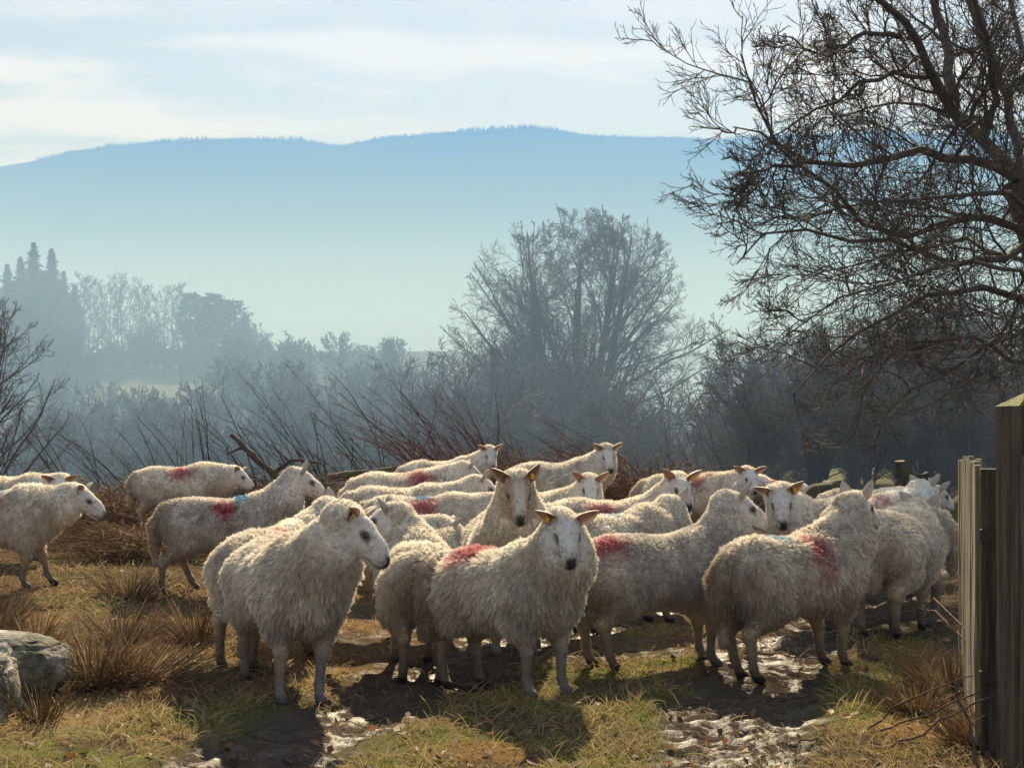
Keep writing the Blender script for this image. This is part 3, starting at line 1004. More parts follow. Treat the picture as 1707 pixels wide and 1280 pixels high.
def grow(P, Rr, k, rg, t0=.2, t1=1.0, ang=(35, 65), ratio=(.35, .6), n=5, up=.0, wob=.25, rk=.55, rmin=.004, tipr=.4, droop=0.0, taper_len=.55, hook=0.0, env=None):
    """children of every branch: P (N,m,3), Rr (N,m) -> (N*k,n,3), (N*k,n)"""
    N, m, _ = P.shape
    ln = np.linalg.norm(np.diff(P, axis=1), axis=2).sum(1)
    idx = np.repeat(np.arange(N), k)
    t = (np.tile(np.arange(k), N) + rg.uniform(0, 1, N * k)) / k * (t1 - t0) + t0
    ft = np.clip(t * (m - 1), 0, m - 1.001)
    i0 = ft.astype(int); w = (ft - i0)[:, None]
    p0 = P[idx, i0] * (1 - w) + P[idx, i0 + 1] * w
    tg = norm(P[idx, i0 + 1] - P[idx, i0])
    r0 = Rr[idx, i0] * (1 - w[:, 0]) + Rr[idx, i0 + 1] * w[:, 0]
    ax = norm(np.cross(tg, rg.normal(0, 1, tg.shape)))
    a = np.radians(rg.uniform(ang[0], ang[1], N * k))[:, None]
    d = norm(tg * np.cos(a) + ax * np.sin(a))
    L_ = ln[idx] * rg.uniform(ratio[0], ratio[1], N * k) * (1 - taper_len * t)
    if env is not None:                      # keep the crown inside a rounded outline
        c_, r_ = np.array(env[0]), np.array(env[1])
        o_ = (p0 - c_) / r_; dd_ = norm(d + np.array([0, 0, up * 2])) / r_
        A_ = (dd_ ** 2).sum(1); B_ = (o_ * dd_).sum(1); C_ = (o_ ** 2).sum(1) - 1
        t_ = (-B_ + np.sqrt(np.maximum(B_ * B_ - A_ * C_, 0))) / A_
        L_ = np.minimum(L_, np.maximum(t_ * rg.uniform(.82, 1.04, N * k), .12))
    step = (L_ / (n - 1))[:, None]
    out = np.empty((N * k, n, 3)); out[:, 0] = p0
    for i in range(1, n):
        d = norm(d + rg.normal(0, wob, d.shape) + np.array([0, 0, 1.]) * (up - droop + hook * (i / n)))
        out[:, i] = out[:, i - 1] + d * step
    rs = np.maximum(r0 * rk * rg.uniform(.75, 1.1, N * k), rmin)
    rr = rs[:, None] * np.linspace(1, tipr, n)[None]
    return out, np.maximum(rr, rmin * .55)


def poly(pts, n):
    pts = np.asarray(pts, float)
    s = np.concatenate([[0], np.cumsum(np.linalg.norm(np.diff(pts, axis=0), axis=1))])
    t = np.linspace(0, s[-1], n)
    return np.stack([np.interp(t, s, pts[:, i]) for i in range(3)], -1)


def branch_mesh(name, levels, sides, col=BARK, keep=None):
    G = Geo()
    for (P, Rr), sd in zip(levels, sides):
        if keep is not None:
            m = keep(P)
            P, Rr = P[m], Rr[m]
        v, q = tubes(P, Rr, sd)
        G.add(v, q=q, c=col)
    return G.mesh(name, M_BARK)


def tree_thing(name, label, trunk_me, crown_me, loc, rz=0, sc=1.0, group=None, cat='tree'):
    r = link(name, None, loc=loc)
    r.rotation_euler = (0, 0, rz)
    r.scale = (sc, sc, sc) if not isinstance(sc, tuple) else sc
    tag(r, label, cat, group)
    link('trunk', trunk_me, r)
    link('crown', crown_me, r)
    return r


def stem_levels(stems, rg, plan):
    """stems: list of (P (n,3), R (n,)) ; plan: list of grow kwargs"""
    n = max(len(s[0]) for s in stems)
    P = np.stack([poly(s[0], n) for s in stems]); Rr = np.stack([np.interp(np.linspace(0, 1, n), np.linspace(0, 1, len(s[1])), s[1]) for s in stems])
    lv = [(P, Rr)]
    for kw in plan:
        lv.append(grow(lv[-1][0], lv[-1][1], rg=rg, **kw))
    return lv


# ---- big spreading tree at the right edge, limbs given as photo columns and rows at their own distance
def big_tree():
    rg = np.random.default_rng(5)
    D = 17.5
    W3 = lambda pts: np.array([at(a, c if len(t_) else D, py=b) for (a, b, c, *t_) in [(p[0], p[1], p[2], 1) for p in pts]])
    trunk = np.array([at(1790, D, py=870), at(1775, D, py=700), at(1765, D, py=520), at(1735, D - .2, py=400), at(1700, D - .3, py=300)])
    trunk[0, 2] = float(g(trunk[0, 0], D)) - .1
    rt = np.array([.36, .30, .27, .23, .19])
    limbs = [
        ([(1700, 300, 17.2), (1640, 235, 17.0), (1590, 190, 16.8), (1565, 150, 16.6), (1530, 70, 16.2), (1480, 30, 15.8), (1440, -30, 15.6), (1400, -90, 15.4)], .15, .03),
        ([(1590, 190, 16.8), (1585, 110, 17.2), (1570, 60, 17.6), (1555, -20, 18.0), (1550, -120, 18.2)], .12, .05),
        ([(1700, 300, 17.2), (1640, 268, 16.6), (1560, 260, 16.0), (1500, 255, 15.6), (1450, 275, 15.2), (1385, 290, 14.9), (1345, 268, 14.6), (1285, 228, 14.3), (1240, 160, 14.0), (1195, 120, 13.8), (1170, 90, 13.7)], .12, .012),
        ([(1735, 400, 17.3), (1640, 360, 16.4), (1560, 375, 15.8), (1500, 395, 15.4), (1440, 372, 15.1), (1370, 305, 14.8), (1290, 230, 14.4), (1200, 205, 14.0), (1130, 212, 13.8)], .10, .01),
        ([(1500, 62, 16.1), (1440, 62, 15.7), (1390, 80, 15.4), (1340, 85, 15.2), (1300, 60, 15.0)], .06, .012),
        ([(1545, 130, 16.5), (1480, 120, 16.0), (1430, 145, 15.6), (1360, 175, 15.2), (1310, 215, 14.9), (1260, 240, 14.7)], .055, .01),
        ([(1735, 400, 17.3), (1650, 440, 16.2), (1560, 430, 15.4), (1470, 400, 14.8), (1380, 385, 14.4), (1290, 380, 14.0), (1210, 410, 13.7), (1150, 440, 13.5)], .09, .01),
        ([(1345, 268, 14.6), (1290, 275, 14.3), (1230, 300, 14.0), (1180, 310, 13.8), (1130, 345, 13.6)], .04, .009),
        ([(1765, 520, 17.5), (1680, 490, 16.3), (1600, 480, 15.6), (1520, 500, 15.0), (1440, 540, 14.6), (1370, 600, 14.2), (1320, 660, 14.0)], .10, .012),
        ([(1700, 300, 17.2), (1690, 200, 18.0), (1660, 110, 18.6), (1620, 20, 19.0), (1600, -80, 19.3)], .12, .04),
        ([(1640, 235, 17.0), (1660, 150, 16.0), (1650, 60, 15.2), (1610, -40, 14.6)], .08, .03),
        ([(1765, 520, 17.5), (1690, 560, 16.0), (1610, 600, 15.2), (1540, 640, 14.8), (1470, 690, 14.5)], .07, .01),
        ([(1735, 400, 17.3), (1760, 300, 18.5), (1740, 180, 19.5), (1700, 80, 20.2), (1680, -30, 20.6)], .11, .04),
        ([(1735, 400, 17.3), (1700, 330, 15.8), (1640, 320, 14.8), (1560, 330, 14.2), (1480, 340, 13.8), (1410, 330, 13.5)], .08, .012),
        ([(1765, 520, 17.5), (1700, 430, 19.0), (1600, 400, 20.0), (1500, 420, 20.8), (1400, 450, 21.4), (1310, 480, 21.8)], .09, .012),
        ([(1765, 520, 17.5), (1690, 450, 15.2), (1600, 440, 14.2), (1500, 460, 13.6), (1400, 500, 13.2), (1310, 560, 13.0)], .07, .01),
        ([(1735, 400, 17.3), (1680, 370, 18.6), (1590, 350, 19.4), (1480, 330, 20.0), (1380, 350, 20.4), (1290, 400, 20.8), (1230, 470, 21.0)], .08, .012),
        ([(1775, 640, 17.5), (1700, 600, 16.6), (1620, 560, 16.0), (1530, 560, 15.6), (1440, 600, 15.2), (1360, 660, 15.0)], .07, .01),
        ([(1700, 300, 17.2), (1620, 200, 18.8), (1520, 170, 19.8), (1430, 190, 20.6), (1350, 200, 21.0)], .08, .012),
    ]
    limbs = [([(1262 + (q_[0] - 1262) * .3 if q_[0] < 1262 else q_[0],) + tuple(q_[1:]) for q_ in p], a, b) for p, a, b in limbs]
    stems = [(W3(p) + 0, np.linspace(a * .52, .006 if b < .02 else b * .8, 6)) for p, a, b in limbs]
    lv = stem_levels(stems, rg, [
        dict(k=13, t0=.12, ang=(30, 70), ratio=(.24, .46), n=8, up=.03, wob=.16, rk=.42, rmin=.009, tipr=.3, hook=.10, taper_len=.58),
        dict(k=8, t0=.12, ang=(25, 60), ratio=(.45, .78), n=6, up=-.03, wob=.11, rk=.5, rmin=.0052, tipr=.5, hook=.12),
        dict(k=6, t0=.12, ang=(25, 55), ratio=(.42, .8), n=4, up=-.02, wob=.09, rk=.6, rmin=.0038, tipr=.6, hook=.22),
        dict(k=2, t0=.2, ang=(25, 55), ratio=(.4, .7), n=3, up=.08, wob=.08, rk=.7, rmin=.003, tipr=.7)])
    lim_rough = lv[0][0].copy()
    lim_rough[:, 1:-1] += rg.normal(0, .03, lim_rough[:, 1:-1].shape)
    lv[0] = (lim_rough, lv[0][1])
    tm = branch_mesh('trunk', [(trunk[None], rt[None])], [10])
    cm = branch_mesh('crown', lv, [7, 5, 4, 3, 3], keep=lambda P_: (P_[:, 0, 0] / P_[:, 0, 1] < .40) & (P_[:, 0, 2] < 8.5))
    tree_thing('spreading_tree', 'large bare spreading tree reaching in from the right edge', tm, cm, (0, 0, 0))


big_tree()


# ---- reusable bare trees (metres, base at the origin)
def make_variant(name, seed, stems, plan, sides, col=BARK, env=None):
    rg = np.random.default_rng(seed)
    lv = stem_levels(stems(rg), rg, [dict(p, env=env) for p in plan])
    return branch_mesh(name + '_trunk', lv[:1], sides[:1], col), branch_mesh(name + '_crown', lv[1:], sides[1:], col)


def shrub_stems(n, h, spread, r):
    def f(rg):
        o = []
        for i in range(n):
            a = rg.uniform(0, 6.28); s = spread * rg.uniform(.35, 1)
            e = np.array([math.cos(a) * s, math.sin(a) * s, h * rg.uniform(.7, 1)])
            b = np.array([math.cos(a), math.sin(a), 0]) * .15 * rg.uniform(0, 1)
            mid = b * .5 + e * .5 + rg.normal(0, h * .04, 3) - np.array([math.cos(a), math.sin(a), 0]) * s * .12
            o.append((np.array([b - [0, 0, .3], b * .8 + mid * .2, mid, e]), np.array([r, r * .8, r * .5, r * .18])))
        return o
    return f


def oak_stems(h, r, n=3, lean=.16):
    def f(rg):
        o = []
        for i in range(n):
            a = rg.uniform(0, 6.28) if n > 1 else 0
            s = h * lean * rg.uniform(.5, 1.1) if n > 1 else h * .04
            top = np.array([math.cos(a) * s, math.sin(a) * s, h * rg.uniform(.86, 1)])
            fork = np.array([0, 0, h * .22]) + rg.normal(0, .1, 3)
            o.append((np.array([[0, 0, -.4], fork * .5, fork, fork * .45 + top * .55 + rg.normal(0, h * .02, 3), top]), np.array([r, r * .85, r * .7, r * .4, r * .08])))
        return o
    return f


def plans(q=1.0):
    shrub = [dict(k=12, t0=.12, ang=(25, 62), ratio=(.3, .58), n=6, up=.05, wob=.16, rk=.5, rmin=.014 * q, tipr=.35),
             dict(k=9, t0=.12, ang=(25, 62), ratio=(.35, .62), n=4, up=.04, wob=.2, rk=.55, rmin=.010 * q, tipr=.5),
             dict(k=7, t0=.15, ang=(20, 60), ratio=(.4, .7), n=3, up=.06, wob=.2, rk=.6, rmin=.0075 * q, tipr=.6)]
    oak = [dict(k=20, t0=.20, ang=(28, 62), ratio=(.5, .8), n=8, up=.05, wob=.09, rk=.42, rmin=.03, tipr=.22, taper_len=.35),
           dict(k=11, t0=.12, ang=(25, 60), ratio=(.28, .46), n=6, up=.06, wob=.17, rk=.5, rmin=.018 * q, tipr=.4),
           dict(k=8, t0=.15, ang=(25, 60), ratio=(.4, .7), n=3, up=.06, wob=.2, rk=.55, rmin=.012 * q, tipr=.5),
           dict(k=4, t0=.2, ang=(20, 60), ratio=(.45, .8), n=2, up=.06, wob=.2, rk=.6, rmin=.011 * q, tipr=.7)]
    return shrub, oak


plan_birch = [dict(k=30, t0=.25, ang=(25, 55), ratio=(.16, .28), n=5, up=.10, wob=.12, rk=.4, rmin=.05, tipr=.3, taper_len=.5),
              dict(k=8, t0=.15, ang=(25, 55), ratio=(.35, .6), n=4, up=.02, wob=.2, rk=.5, rmin=.042, tipr=.6),
              dict(k=5, t0=.2, ang=(20, 60), ratio=(.4, .7), n=3, up=-.05, wob=.2, rk=.6, rmin=.036, tipr=.7)]
p_sh, p_oak = plans()
p_shf, p_oakf = plans(4.0)
SH1 = make_variant('thicket_a', 21, shrub_stems(9, 6, 2.6, .10), p_sh, [6, 4, 3, 3], env=((0, 0, 3.3), (3.4, 3.4, 3.9)))
SH2 = make_variant('thicket_b', 22, shrub_stems(7, 7, 2.4, .12), p_sh, [6, 4, 3, 3], env=((0, 0, 3.8), (3.3, 3.3, 4.4)))
SH3 = make_variant('thicket_c', 23, shrub_stems(11, 5, 3.2, .08), p_sh, [6, 4, 3, 3], env=((0, 0, 2.6), (3.9, 3.9, 3.4)))
FS1 = make_variant('far_a', 24, shrub_stems(6, 6, 2.4, .11), [dict(p, k=k_) for p, k_ in zip(p_shf, (9, 8, 6))], [5, 3, 3, 3], env=((0, 0, 3.3), (3.6, 3.6, 3.6)))
FS2 = make_variant('far_b', 25, shrub_stems(6, 7, 2.8, .12), [dict(p, k=k_) for p, k_ in zip(p_shf, (9, 8, 6))], [5, 3, 3, 3], env=((0, 0, 3.8), (3.9, 3.9, 4.1)))
OAK = make_variant('oak_a', 31, oak_stems(20, .40, 5, .22), p_oak, [8, 5, 3, 3, 3], env=((0, 0, 11.5), (8.4, 8.4, 9.6)))
OAK2 = make_variant('oak_b', 32, oak_stems(14, .30, 3, .24), [dict(p, k=k_) for p, k_ in zip(p_oakf, (13, 8, 6))], [7, 4, 3, 3], env=((0, 0, 8), (5.6, 5.6, 6.6)))
OAK3 = make_variant('oak_c', 33, oak_stems(14, .30, 3, .3), p_oak[:1] + [dict(p_oak[1], k=9), dict(p_oak[2], k=8)], [7, 4, 3, 3], env=((0, 0, 8), (5.8, 5.8, 6.6)))
BIR = [make_variant('birch_%s' % c, 40 + i, oak_stems(20, .20, 1), plan_birch, [6, 3, 3, 3]) for i, c in enumerate('ab')]


ORD = ['first', 'second', 'third', 'fourth', 'fifth', 'sixth', 'seventh', 'eighth', 'ninth', 'tenth', 'eleventh', 'twelfth', 'thirteenth',
       'fourteenth', 'fifteenth', 'sixteenth', 'seventeenth', 'eighteenth', 'nineteenth', 'twentieth', 'twenty-first', 'twenty-second', 'twenty-third', 'twenty-fourth', 'twenty-fifth']


def ordinal(px, all_px):
    return ORD[sorted(all_px).index(px)]


def place(px, d, var, name, label, sc=1.0, rz=None, group=None, sink=0, cat='tree', top=None, h0=None):
    x = (px - PX0) * d / F
    z = float(g_base(x, d))
    if top is not None:                      # photo row of the crown's top -> scale
        sc = (H - (top - PY0) * d / F - z) / h0
    return tree_thing(name, label, var[0], var[1], (x, d, z - sink), rng.uniform(0, 6.28) if rz is None else rz, sc, group, cat)


place(965, 135, OAK, 'oak_tree', 'tall bare oak with several trunks standing alone in the mist', top=348, h0=21, rz=.6)
# wood beside and below the oak
OAKW = [(735, 88, 520), (790, 80, 500), (700, 110, 570), (845, 76, 500), (900, 84, 560), (1075, 78, 515), (1130, 70, 540), (1020, 72, 590), (1180, 60, 575), (940, 66, 620), (860, 60, 640), (780, 62, 640), (1090, 56, 640), (715, 60, 640), (745, 56, 655), (820, 64, 590), (880, 58, 610), (925, 62, 585), (985, 58, 600), (1045, 60, 585), (1110, 62, 590), (1150, 54, 600), (760, 70, 575), (1000, 66, 560)]
for i, (px, d, top) in enumerate(OAKW):
    place(px, d * 1.4, (SH1, SH2, SH3)[i % 3], 'bare_tree', ordinal(px, [p_[0] for p_ in OAKW]) + ' from the left of the bushy bare trees around the tall oak', top=top, h0=(7.2, 8.2, 6)[i % 3], group='bare trees around the tall oak')
# dark thicket at right
def thk_label(i, px):
    a, b, w = (0, 7, 'tall') if i < 7 else (7, 13, 'dark near') if i < 13 else (13, 18, 'pale hindmost') if i < 18 else (18, 24, 'low bushy') if i < 24 else (24, 31, 'middle')
    return ordinal(px, [p_[0] for p_ in THK[a:b]]) + ' from the left of the ' + w + ' tangled thicket trees at right'


THK = [(1250, 44, 520), (1330, 40, 470), (1410, 42, 450), (1490, 38, 430), (1570, 40, 440), (1650, 36, 420), (1720, 40, 400), (1290, 33, 640), (1370, 31, 600), (1450, 30, 610), (1530, 30, 590), (1610, 29, 580), (1690, 30, 560), (1230, 50, 600), (1340, 52, 520), (1460, 55, 500), (1580, 55, 480), (1680, 55, 470), (1265, 20, 745), (1340, 22, 730), (1420, 20, 735), (1500, 21, 725), (1580, 20, 730), (1215, 24, 720), (1275, 24, 560), (1350, 26, 520), (1425, 25, 500), (1505, 25, 490), (1585, 24, 500), (1660, 25, 480), (1225, 27, 600)]
for i, (px, d, top) in enumerate(THK):
    place(px, d * 1.2 + 4 if 7 <= i < 13 else d * 1.6 + 6, (SH1, SH2, SH3)[(i * 2 + i // 3) % 3], 'thicket_tree', thk_label(i, px), top=top, h0=(7.2, 8.2, 6)[(i * 2 + i // 3) % 3], group='thicket trees behind the gate')
place(-25, 34, OAK3, 'bare_tree', 'bare tree leaning in at the left edge of the mist', top=480, h0=15, rz=2.0)
for i, (px, d, top) in enumerate([(20, 70, 640), (70, 60, 690)]):
    place(px, d, SH3, 'bare_shrub', ('outer', 'inner')[i] + ' bare shrub below the leaning tree at the left edge', top=top, h0=6.8, group='shrubs at left edge', cat='shrub')
# hazy woodland across the valley floor
k = 0
for row, (d, top0, n) in enumerate([(100, 725, 11), (120, 690, 12), (150, 655, 13), (190, 628, 13), (235, 612, 13)]):
    for i in range(n):
        px = 40 + (i + .5 + rng.uniform(-.3, .3)) * 720 / n
        t_ = top0 + rng.uniform(-14, 22) - (26 if px > 380 and row >= 3 else 0)
        if row >= 2 and 185 < px < 375: t_ = max(t_, 637 + rng.uniform(0, 8))
        place(px, d, (FS1, FS2, FS2, OAK2)[k % 4], 'valley_tree', ORD[i] + ' from the left in the ' + ('front', 'second', 'third', 'fourth', 'hindmost')[row] + ' row of the hazy valley wood', top=t_, h0=(6.9, 7.9, 7.9, 14.6)[k % 4], group='hazy valley wood at left')
        k += 1
place(565, 300, OAK2, 'round_tree', 'round crowned bare tree on the far slope left of the ivy tree', top=546, h0=15)
place(510, 300, OAK2, 'bare_tree', 'smaller pale bare tree left of the round crowned one', top=568, h0=15)
place(605, 310, OAK2, 'bare_tree', 'pale bare tree between the round crowned tree and the ivy tree', top=570, h0=15)


def ivy_tree():
    rg = np.random.default_rng(77)
    r = place(650, 290, OAK2, 'ivy_tree', 'bare tree wrapped in dark ivy on the far slope', top=555, h0=15)
    G = Geo()
    n = 1500
    z = rg.uniform(2, 13.5, n); a = rg.uniform(0, 6.28, n)
    rr = (.5 + 1.3 * np.exp(-((z - 10) / 2.4) ** 2) + .9 * np.exp(-((z - 4) / 2) ** 2)) * rg.uniform(.3, 1, n)
    c = np.stack([np.cos(a) * rr, np.sin(a) * rr, z], -1)
    v = c[:, None] + rg.normal(0, .28, (n, 3, 3))
    G.add(v, t=np.arange(n * 3).reshape(-1, 3), c=(.03, .045, .025))
    link('ivy', G.mesh('ivy', M_NEEDLE, False), r)


ivy_tree()

# birches on the far ridge
BPX = [128 + i * 11.2 + rng.uniform(-4, 4) for i in range(17)]
for i, px in enumerate(BPX):
    place(px, 375 + rng.uniform(-15, 15), BIR[i % 2], 'birch_tree', ordinal(px, BPX) + ' from the left of the slender bare birches on the left ridge', top=455 + .10 * (px - 130) + rng.uniform(-5, 14), h0=21, group='birches on the left ridge')
LPX = [405 + i * 9 + rng.uniform(-4, 4) for i in range(9)]
for i, px in enumerate(LPX):
    place(px, 380, (FS1, FS2)[i % 2], 'bare_tree', ordinal(px, LPX) + ' of the small bare trees stepping down right of the pines', top=min(600, 520 + (px - 405) * 1.0 + rng.uniform(-6, 10)), h0=7.6, group='low trees right of the pines')


seg_n = [0, 0, 0]
for i in range(44):
    px = -34 + i * 12.2 + rng.uniform(-5, 5)
    in_field = 165 < px < 390
    seg = 0 if px <= 165 else 1 if in_field else 2
    seg_n[seg] += 1
    place(px, 352 + rng.uniform(-4, 12) if in_field else 330 + rng.uniform(-15, 15), (FS1, FS2)[i % 2], 'bare_tree', ORD[seg_n[seg] - 1] + ' of the low hazy undergrowth trees ' + ('below the spruces', 'below the birches', 'right of the pines')[seg],
          top=(548 if in_field else 478 + 72 * ss(20, 165, px) + 15 * ss(390, 480, px)) + rng.uniform(-22, 22), h0=7.7, group='undergrowth trees on the left ridge')


# conifers
def conifer(seed, h, kind):
    rg = np.random.default_rng(seed)
    T = Geo(); C = Geo()
    P = np.array([[0, 0, -1], [0, 0, h * .5], [0, 0, h]])[None]
    v, q = tubes(P, np.array([[h * .016, h * .010, h * .002]]), 6)
    T.add(v, q=q, c=(.05, .038, .03))
    nb = 170 if kind == 'spruce' else 46
    for i in range(nb):
        if kind == 'spruce':
            t = .08 + .92 * (i / nb) ** .85
            ln = h * .29 * (1 - t) ** .95 * rg.uniform(.45, 1.25) + .2
            z0 = h * t; dz = -.35 * ln
            wdt = .26 * ln + .10
            m = 7
        else:
            t = .36 + .64 * (i / nb)
            ln = h * .26 * (1 - .75 * abs(t - .62) / .4) * rg.uniform(.5, 1.2) + .4
            z0 = h * t; dz = .28 * ln
            wdt = .75
            m = 9
        a = i * 2.4 + rg.normal(0, .3)
        d = np.array([math.cos(a), math.sin(a), 0])
        base = np.array([0, 0, z0]); tip = base + d * ln + np.array([0, 0, dz])
        v, q = tubes(np.stack([base, (base + tip) / 2 + [0, 0, .05 * ln], tip])[None], np.array([[.07, .05, .02]]) * (h / 22), 3)
        T.add(v, q=q, c=(.05, .038, .03))
        s = rg.uniform(.35 if kind != 'spruce' else .1, 1.05, m * 5)
        cc = base + (tip - base) * s[:, None] + rg.normal(0, 1, (m * 5, 3)) * wdt * np.array([.5, .5, .22])
        tri = cc[:, None] + rg.normal(0, 1, (m * 5, 3, 3)) * (.14 + .07 * ln if kind == 'spruce' else .42) * np.array([1, 1, .6])
        C.add(tri, t=np.arange(m * 15).reshape(-1, 3), c=np.array([.022, .036, .022]) * rg.uniform(.8, 1.3))
    return T.mesh('trunk', M_BARK), C.mesh('crown', M_NEEDLE, False)


SPR = [conifer(50 + i, 22, 'spruce') for i in range(2)]
PIN = [conifer(60 + i, 20, 'pine') for i in range(2)]
SPX = [(-16, 428, 370), (12, 440, 365), (34, 428, 380), (56, 404, 372), (86, 414, 368), (106, 452, 375), (72, 452, 360), (-34, 412, 380), (100, 478, 358), (22, 468, 352), (124, 474, 372)]
for i, (px, top, d) in enumerate(SPX):
    place(px, d, SPR[i % 2], 'spruce_tree', ordinal(px, [p_[0] for p_ in SPX]) + ' from the left of the dark hazy spruces at far left', top=top, h0=22, group='spruces at far left')
PPX = [(318, 488, 368), (336, 494, 375), (354, 488, 372), (372, 500, 370), (393, 500, 366), (408, 528, 372), (345, 505, 362)]
for i, (px, top, d) in enumerate(PPX):
    place(px, d, PIN[i % 2], 'pine_tree', ordinal(px, [p_[0] for p_ in PPX]) + ' from the left of the hazy pines right of the birches', top=top, h0=20.5, group='pines right of the birches')

# ------------------------------------------------------------------ gate and fence at the right
def box(G, c, half, c3, rz=0, top_slope=0.0, jig=0.0, rg=rng, nz=7):
    """upright board with slightly uneven faces; half=(hx,hy,hz)"""
    hx, hy, hz_ = half
    ring = np.array([(-1, -1), (1, -1), (1, 1), (-1, 1)], float)
    bev = .12
    ring = np.concatenate([[(a, b) for a, b in ((-1 + bev, -1), (1 - bev, -1), (1, -1 + bev), (1, 1 - bev), (1 - bev, 1), (-1 + bev, 1), (-1, 1 - bev), (-1, -1 + bev))]])
    zs = np.linspace(-1, 1, nz)
    v = []
    for k_, z in enumerate(zs):
        j = rg.normal(0, jig, 2)
        for a, b in ring:
            v.append((a * hx + j[0], b * hy + j[1], z * hz_ + (top_slope * a * hx if k_ == nz - 1 else 0)))
    v = np.array(v)
    n = 8
    q = [(k_ * n + i, k_ * n + (i + 1) % n, (k_ + 1) * n + (i + 1) % n, (k_ + 1) * n + i) for k_ in range(nz - 1) for i in range(n)]
    t = [((nz - 1) * n, (nz - 1) * n + i, (nz - 1) * n + i + 1) for i in range(1, n - 1)] + [(0, i + 1, i) for i in range(1, n - 1)]
    ca, sa = math.cos(rz), math.sin(rz)
    v = np.stack([v[:, 0] * ca - v[:, 1] * sa, v[:, 0] * sa + v[:, 1] * ca, v[:, 2]], -1) + np.array(c)
    G.add(v, q=q, t=t, c=c3)


WOODC = np.array([.135, .118, .078])


def one_box(name, parent, c, half, rz, col, **kw):
    G = Geo(); box(G, (0, 0, 0), half, col, rz, **kw)
    return link(name, G.mesh(name, M_WOOD, False), parent, c)


def gate():
    rg = np.random.default_rng(3)
    A = np.array([1.712, 5.62]); B = np.array([2.118, 7.25])
    dr = (B - A) / np.linalg.norm(B - A)
    rz = math.atan2(dr[1], dr[0])
    z0 = float(g(1.9, 6.4))
    root = link('picket_gate', None, loc=(A[0], A[1], z0))
    tag(root, 'weathered wooden picket gate swung open, seen almost edge on at right', 'gate')
    n = 15
    Ln = np.linalg.norm(B - A)
    nrm = np.array([-dr[1], dr[0]])            # towards the track
    for i in range(n):
        s = (i + .5) / n * Ln
        p = dr * s + nrm * (.030 + rg.normal(0, .003))
        hgt = 1.02 - .03 * i / n + rg.normal(0, .006)
        one_box('picket', root, (p[0], p[1], .07 + hgt / 2 - .03), (.036, .011, hgt / 2), rz + rg.normal(0, .02), WOODC * rg.uniform(1.4, 2.1), jig=.0015, rg=rg)
    for z in (.25, .82):
        one_box('rail', root, (dr[0] * Ln / 2 - nrm[0] * .002, dr[1] * Ln / 2 - nrm[1] * .002, z), (Ln / 2, .017, .04), rz, WOODC * .8, nz=3, rg=rg)
    one_box('stile', root, (-dr[0] * .045, -dr[1] * .045, .535), (.042, .032, .50), rz, WOODC * .5, jig=.002, rg=rg)
    for z in (.30, .80):
        o = one_box('hinge', root, (-dr[0] * .045 - nrm[0] * .0 - .01, -dr[1] * .045 - .040, z), (.036, .008, .022), 0, np.array([.05, .035, .028]), nz=2, rg=rg)
        o.data.materials[0] = M_IRON
    # tall hanging post
    z1 = float(g(1.75, 5.35))
    post = link('gate_post', None, loc=(1.765, 5.36, z1))
    tag(post, 'tall square wooden gate post with mossy pointed top at the right edge', 'post')
    one_box('shaft', post, (0, 0, .58), (.078, .078, .66), .23, WOODC * .6, jig=.001, rg=rg)
    G = Geo()
    c4 = np.array([(-.078, -.078), (.078, -.078), (.078, .078), (-.078, .078)])
    ca, sa = math.cos(.23), math.sin(.23)
    c4 = np.stack([c4[:, 0] * ca - c4[:, 1] * sa, c4[:, 0] * sa + c4[:, 1] * ca], -1)
    v = [(*a, 1.242) for a in c4] + [(0.01, 0, 1.296)]
    G.add(v, t=[(0, 1, 4), (1, 2, 4), (2, 3, 4), (3, 0, 4)], c=(.11, .12, .03))
    link('cap', G.mesh('cap', M_WOOD, False), post)
    # fence running back towards the viewer from the post
    fz = float(g(1.8, 5.0))
    fence = link('picket_fence', None, loc=(1.66, 5.20, fz))
    tag(fence, 'weathered picket fence continuing from the gate post towards the viewer', 'fence')
    for i in range(9):
        x, y = .045 + i * .062, -.02 - i * .115
        hgt = 1.10 + rg.normal(0, .008)
        one_box('picket', fence, (x, y, hgt / 2 - .02), (.018, .042, hgt / 2), -.30 + rg.normal(0, .02), WOODC * rg.uniform(.65, .95), jig=.0012, rg=rg)
    for z in (.28, .80):
        one_box('rail', fence, (.36, -.50, z), (.62, .018, .04), math.atan2(-.115, .062), WOODC * .7, nz=3, rg=rg)


gate()


